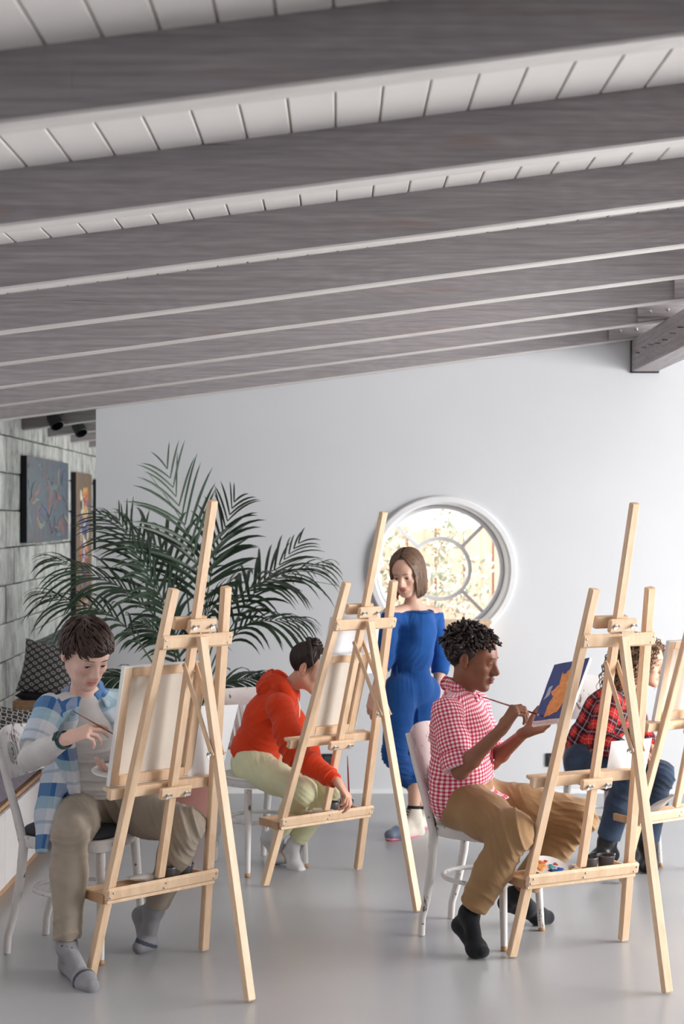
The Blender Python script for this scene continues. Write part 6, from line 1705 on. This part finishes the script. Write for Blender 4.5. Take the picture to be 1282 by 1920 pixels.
# ---- 5: girl in red plaid
def girl_five():
    R = random.Random(61); o = P(1205, 1241, 7.78); s = 1.02; Mh = head_frame((.90, -.40, -.10))
    J = dict(o=o, M=Mh, front=nrm([.9, -.35, -.1]), pel=P(1102, 1424, 7.84), waist=P(1112, 1384, 7.82), chest=P(1140, 1335, 7.80), neck=P(1172, 1290, 7.79),
             shR=P(1142, 1318, 7.64), elR=P(1120, 1392, 7.56), wrR=P(1172, 1404, 7.44), shL=P(1178, 1312, 7.94), elL=P(1200, 1378, 7.86), wrL=P(1222, 1406, 7.66),
             hipR=P(1098, 1432, 7.74), knR=P(1176, 1462, 7.42), anR=P(1138, 1578, 7.50), hipL=P(1108, 1426, 7.92), knL=P(1238, 1454, 7.62), anL=P(1212, 1584, 7.66))
    J['heelR'] = P(1146, 1602, 7.60); J['ballR'] = P(1124, 1610, 7.46); J['toeR'] = P(1113, 1612, 7.40)
    J['heelL'] = P(1204, 1604, 7.74); J['ballL'] = P(1215, 1622, 7.60); J['toeL'] = P(1219, 1626, 7.54)
    root = person('curly-haired girl in a red plaid shirt and jeans sitting behind the empty easel', (J['pel'][0], J['pel'][1], 0))
    b, tips = build_body(root, J, (216, 168, 142), (186, 104, 94), .90, s, .15, dict(
        R=dict(fwd=[.9, -.2, -.1], pn=[0, .3, -.9], curls=((.5, .5, .3),)*4, s=.9), L=dict(fwd=[.35, -.4, -.8], pn=[-.6, .1, -.5], curls=((.4, .4, .3),)*4, s=.9)))
    face_parts(root, o, Mh, s, M['h5'], gaze=(0, -.25))
    strands = []
    for p in scalp(250, R, lambda p: hairline(p) or (p[1] < .02 and p[2] > -.03)):
        sx = 1 if p[0] > 0 else -1; L_ = R.uniform(.14, .30); n = 34; amp = R.uniform(.005, .010); ph = R.uniform(0, 6); d = nrm((p-HC)/HR**2); q = p.copy(); pts = []
        per = R.uniform(4.5, 6.5); fq = 2*pi/per
        for k in range(n):
            t = k/n; v = nrm(nrm((q-HC)/HR)*max(0, .9-t*3.4)+np.array([sx*.22, -.22, -.2-1.5*t])); q = q+v*L_/n
            e_ = (q-HC)/HR; l = np.linalg.norm(e_)
            if l < 1.12: q = HC+e_/l*1.12*HR
            a_, b_ = nrm(np.cross(v, [0, 1, .1])), nrm(np.cross(v, np.cross(v, [0, 1, .1]))); am = amp*min(1, k/5)
            pts.append(q+a_*am*cos(k*fq+ph)+b_*am*sin(k*fq+ph))
        rr_ = R.uniform(.0028, .0046); strands.append((pts, rr_*np.array([1-.75*(k/n)**2 for k in range(n)])))
    hair_build(root, o, Mh, s, strands, M['h5'], cap_mesh(root, o, Mh, s, M['h5'], .008, -.06), n=4)
    fr = J['front']; up = nrm(J['neck']-J['chest']); sq = (nrm(np.cross(up, [0, 1, 0])), 1.10)
    S = SDF(); S.cone(J['pel']+np.array([-.005, 0, .03]), J['waist'], .122, .122, .04, sq=sq, fa=True).cone(J['waist'], J['chest'], .122, .122, .05, sq=sq).cone(J['chest'], J['neck']-up*.05, .122, .072, .05)
    for k in 'RL':
        S.cone(J['sh'+k], J['neck']-up*.04, .056, .056, .04); w2 = lerp(J['el'+k], J['wr'+k], .90)
        S.chain([J['sh'+k], lerp(J['sh'+k], J['el'+k], .5), J['el'+k], lerp(J['el'+k], J['wr'+k], .45), w2], [.058, .058, .056, .052, .040], .025, fb=True)
    bones = [(J['neck'], J['pel'], .125, fr, 0), (J['shR'], J['elR'], .056, [0, -1, 0], 0), (J['elR'], J['wrR'], .05, [0, -1, 0], .2), (J['shL'], J['elL'], .056, [0, -1, 0], 0), (J['elL'], J['wrL'], .05, [0, -1, 0], .2)]
    garment(root, 'plaid_shirt', S, M['c_plaid'], [(J['elR'], .11, (1, 0, 1), .036, .008), (J['waist'], .14, up+fr*.4, .045, .008), (J['shR']-up*.04, .10, (1, 0, .3), .05, .006)], bones, seed=32, base=.0022)
    S = SDF(); nb = J['neck']
    for sg in (-1, 1):
        sdv = np.array([0, sg*1.0, 0]); S.cone(nb-fr*.055+up*.024, nb+sdv*.05+up*.012, .024, .024, .02, sq=(nrm(-fr+sdv), 2.2)); S.cone(nb+sdv*.05+up*.01, nb+fr*.062+sdv*.03-up*.03, .024, .018, .015, sq=(nrm(fr*.4+sdv), 2.2))
    garment(root, 'collar', S, M['c_plaid'], (), [(nb+up*.1, nb-up*.1, .068, fr, .0)], h=.0045, base=.0006)
    S = SDF(); S.cone(J['hipR'], J['hipL'], .102, .102, .05).cone(J['pel'], J['waist']-up*.02, .112, .106, .05)
    for k in 'RL':
        c2 = lerp(J['kn'+k], J['an'+k], .92); S.chain([J['hip'+k], lerp(J['hip'+k], J['kn'+k], .5), J['kn'+k], lerp(J['kn'+k], J['an'+k], .4), c2], [.098, .086, .066, .062, .056], .03, fb=True)
    jn = garment(root, 'jeans', S, M['c_denim'], [(J['knL'], .13, (.6, 0, 1), .035, .007), (J['knR'], .13, (.6, 0, 1), .035, .006), (J['hipR']+fr*.08, .12, (1, 0, .8), .04, .006)], seed=33, base=.002)
    for k in 'RL':
        S = SDF(); add_foot(S, J, k, .010); u2 = nrm(J['kn'+k]-J['an'+k]); S.cone(J['an'+k], J['an'+k]+u2*.05, .044, .044, .02, fb=True)
        bo = garment(root, 'boot', S, M['c_boot'], (), h=.005, base=.0005)
        dn = np.array([0, 0, -.020]); S = SDF(); S.cone(J['heel'+k]+dn, J['ball'+k]+dn*.8, .032, .036, .02, sq=(np.array([0, 0, 1.]), 2.2)).cone(J['ball'+k]+dn*.8, J['toe'+k]+dn*.6, .036, .028, .02, sq=(np.array([0, 0, 1.]), 2.2))
        garment(bo, 'sole', S, M['shoe_black'], (), h=.0055, base=0)
        ax2 = nrm(J['toe'+k]-J['heel'+k]); sv = nrm(np.cross(ax2, [0, 0, 1])); m = MB()
        for i in range(5):
            c = lerp(J['an'+k]+u2*.04+ax2*.042, lerp(J['an'+k], J['ball'+k], .7)+np.array([0, 0, .036]), i/4); m.tube([c-sv*.015, c+ax2*.005, c+sv*.015], .0025, 6)
        m.build('laces', M['lace'], bo, True)
    # black belt bag with a steel ring
    c = J['pel']+np.array([.075, -.115, .065]); bg_ = empty('belt_bag', tuple(c), 'small black belt bag with a steel ring at the waist of the girl in plaid', 'bag')
    MB().box(c, (.13, .035, .055), None, .012).build('pouch', M['c_boot'], bg_, smooth=True); MB().tube([c+np.array([.015*cos(a_)+.01, -.021, .015*sin(a_)]) for a_ in np.linspace(0, 2*pi, 21)], .0022, 8, caps=False).build('ring', M['steel'], bg_, True)
girl_five()
# ------------------------------------------------------------------ potted palm
def palm():
    M['frond'] = plain('palm_leaflet_green', (34, 58, 36), .42, var=.3, scale=9); M['stem'] = plain('palm_stem_green', (74, 96, 62), .5, var=.2)
    ZP = 8.75; base = np.array([(352-CX)*ZP/F, ZP, 0.])
    root = empty('potted_palm', tuple(base), 'tall palm with long arching fronds in a pink pot behind the left easel', 'plant')
    MB().lathe([(0, 0), (.105, 0), (.115, .01), (.155, .36), (.170, .365), (.172, .41), (.160, .412), (.154, .385), (.0, .384)], base, 36).build('pot', M['terracotta'], root, True, 35)
    MB().lathe([(0, .392), (.08, .394), (.153, .388)], base, 30).build('soil', M['soil'], root, True)
    R = random.Random(77); count = [0]
    fronds = [  # rib control points in photo pixels with depth offsets, leaflet length, droop
        ([(352, 1400, 0), (368, 1200, 0), (372, 1090, .0), (345, 985, -.05), (276, 884, -.1)], .30, .25, 15),
        ([(350, 1400, 0), (356, 1180, .1), (335, 1065, .1), (265, 1010, .15), (130, 985, .2)], .30, .45, 19),
        ([(348, 1400, 0), (325, 1215, -.1), (262, 1128, -.15), (185, 1085, -.2), (80, 1092, -.25)], .30, .6, 19),
        ([(346, 1400, 0), (300, 1270, -.2), (235, 1175, -.3), (160, 1140, -.35), (62, 1182, -.4)], .28, .7, 15),
        ([(350, 1400, 0), (338, 1240, .15), (300, 1130, .2), (262, 1050, .2), (214, 960, .2)], .26, .3, 15),
        ([(354, 1400, 0), (376, 1220, .1), (392, 1095, .15), (415, 1015, .15), (458, 968, .2)], .25, .35, 15),
        ([(356, 1400, 0), (392, 1230, 0), (440, 1125, .05), (520, 1085, .1), (634, 1098, .1)], .27, .75, 19),
        ([(356, 1400, 0), (400, 1260, -.1), (450, 1180, -.1), (505, 1165, -.1), (562, 1196, -.1)], .26, .8, 15),
        ([(356, 1400, 0), (396, 1250, .2), (450, 1150, .25), (505, 1082, .3), (572, 1046, .3)], .24, .4, 15),
        ([(354, 1400, 0), (374, 1330, -.1), (408, 1290, -.1), (445, 1276, -.1), (480, 1284, -.1)], .20, .7, 18),
        ([(346, 1400, 0), (312, 1320, -.2), (270, 1280, -.25), (235, 1272, -.3), (205, 1282, -.3)], .20, .7, 18),
        ([(352, 1400, 0), (364, 1260, -.15), (372, 1190, -.2), (400, 1140, -.25), (450, 1120, -.3)], .24, .6, 15),
        ([(350, 1400, 0), (336, 1240, -.1), (322, 1170, -.15), (290, 1100, -.2), (235, 1060, -.25)], .25, .5, 16),
        ([(350, 1400, 0), (346, 1300, .1), (330, 1220, .1), (300, 1190, .1), (262, 1200, .1)], .20, .6, 16),
    ]
    for fi, (cp, ll, droop, nl) in enumerate(fronds):
        c = np.array([P(x, y, ZP+dz) for x, y, dz in cp]); t = np.linspace(0, 1, 30)
        # smooth curve through the control points
        k = t*(len(c)-1); pts = []
        for kk in k:
            i = min(int(kk), len(c)-2); u = kk-i; p0, p1, p2, p3 = c[max(i-1, 0)], c[i], c[i+1], c[min(i+2, len(c)-1)]
            pts.append(.5*((2*p1)+(-p0+p2)*u+(2*p0-5*p1+4*p2-p3)*u*u+(-p0+3*p1-3*p2+p3)*u**3))
        pts = np.array(pts); pts[0] = base+np.array([R.uniform(-.04, .04), R.uniform(-.04, .04), .38])
        fr = MB().tube(pts, np.linspace(.0065, .0012, 30), 7).build('frond', M['stem'], root, True)
        T = np.gradient(pts, axis=0); T /= np.linalg.norm(T, axis=1)[:, None]; extra = MB(); s0 = .40
        for j in range(nl):
            a_ = s0+(1-s0)*(j/(nl-1))**.95; f_ = a_*29; i = min(int(f_), 19); p = lerp(pts[i], pts[i+1], f_-i); tv = T[i]
            sidev = nrm(np.cross(tv, [0, -.35, 1.0])); q = (a_-s0)/(1-s0); ln = 1.15*ll*(.45+.9*sin(pi*min(1, q*.80+.18)))*R.uniform(.85, 1.1)
            for sg in (-1, 1):
                d = nrm(tv*(.55+.55*q)+sidev*sg*(1.0-.35*q)+np.array([0, 0, .30-.35*q])+np.array([R.uniform(-.12, .12) for _ in range(3)])); w_ = .0072+.0050*sin(pi*min(1, q+.2)); V = []; pp = p.copy(); n = 6; dd = d.copy()
                wv = nrm(np.cross(dd, np.cross([0, 0, 1.], dd)+1e-3)); wv = nrm(np.cross(dd, tv)); wv = nrm(np.cross(wv, dd))
                for m_ in range(n+1):
                    u = m_/n; ww = w_*(sin(pi*min(1, u*.80+.16)))**.8*(1 if m_ < n else .05); up_ = nrm(np.cross(wv, dd))
                    V += [pp-wv*ww, pp+up_*ww*.35, pp+wv*ww]; dd = nrm(dd+np.array([0, 0, -droop*.42*(.35+u)])); pp = pp+dd*ln/n
                F_ = [(3*r_+c_, 3*r_+c_+1, 3*r_+c_+4, 3*r_+c_+3) for r_ in range(n) for c_ in (0, 1)]
                if count[0] < 290 and (j % 2 == 0):
                    count[0] += 1; MB().add(V, F_).build('leaflet', M['frond'], fr, True)
                else: extra.add(V, F_)
        tag(extra.build('leaflets', M['frond'], fr, True), kind='stuff')
palm()
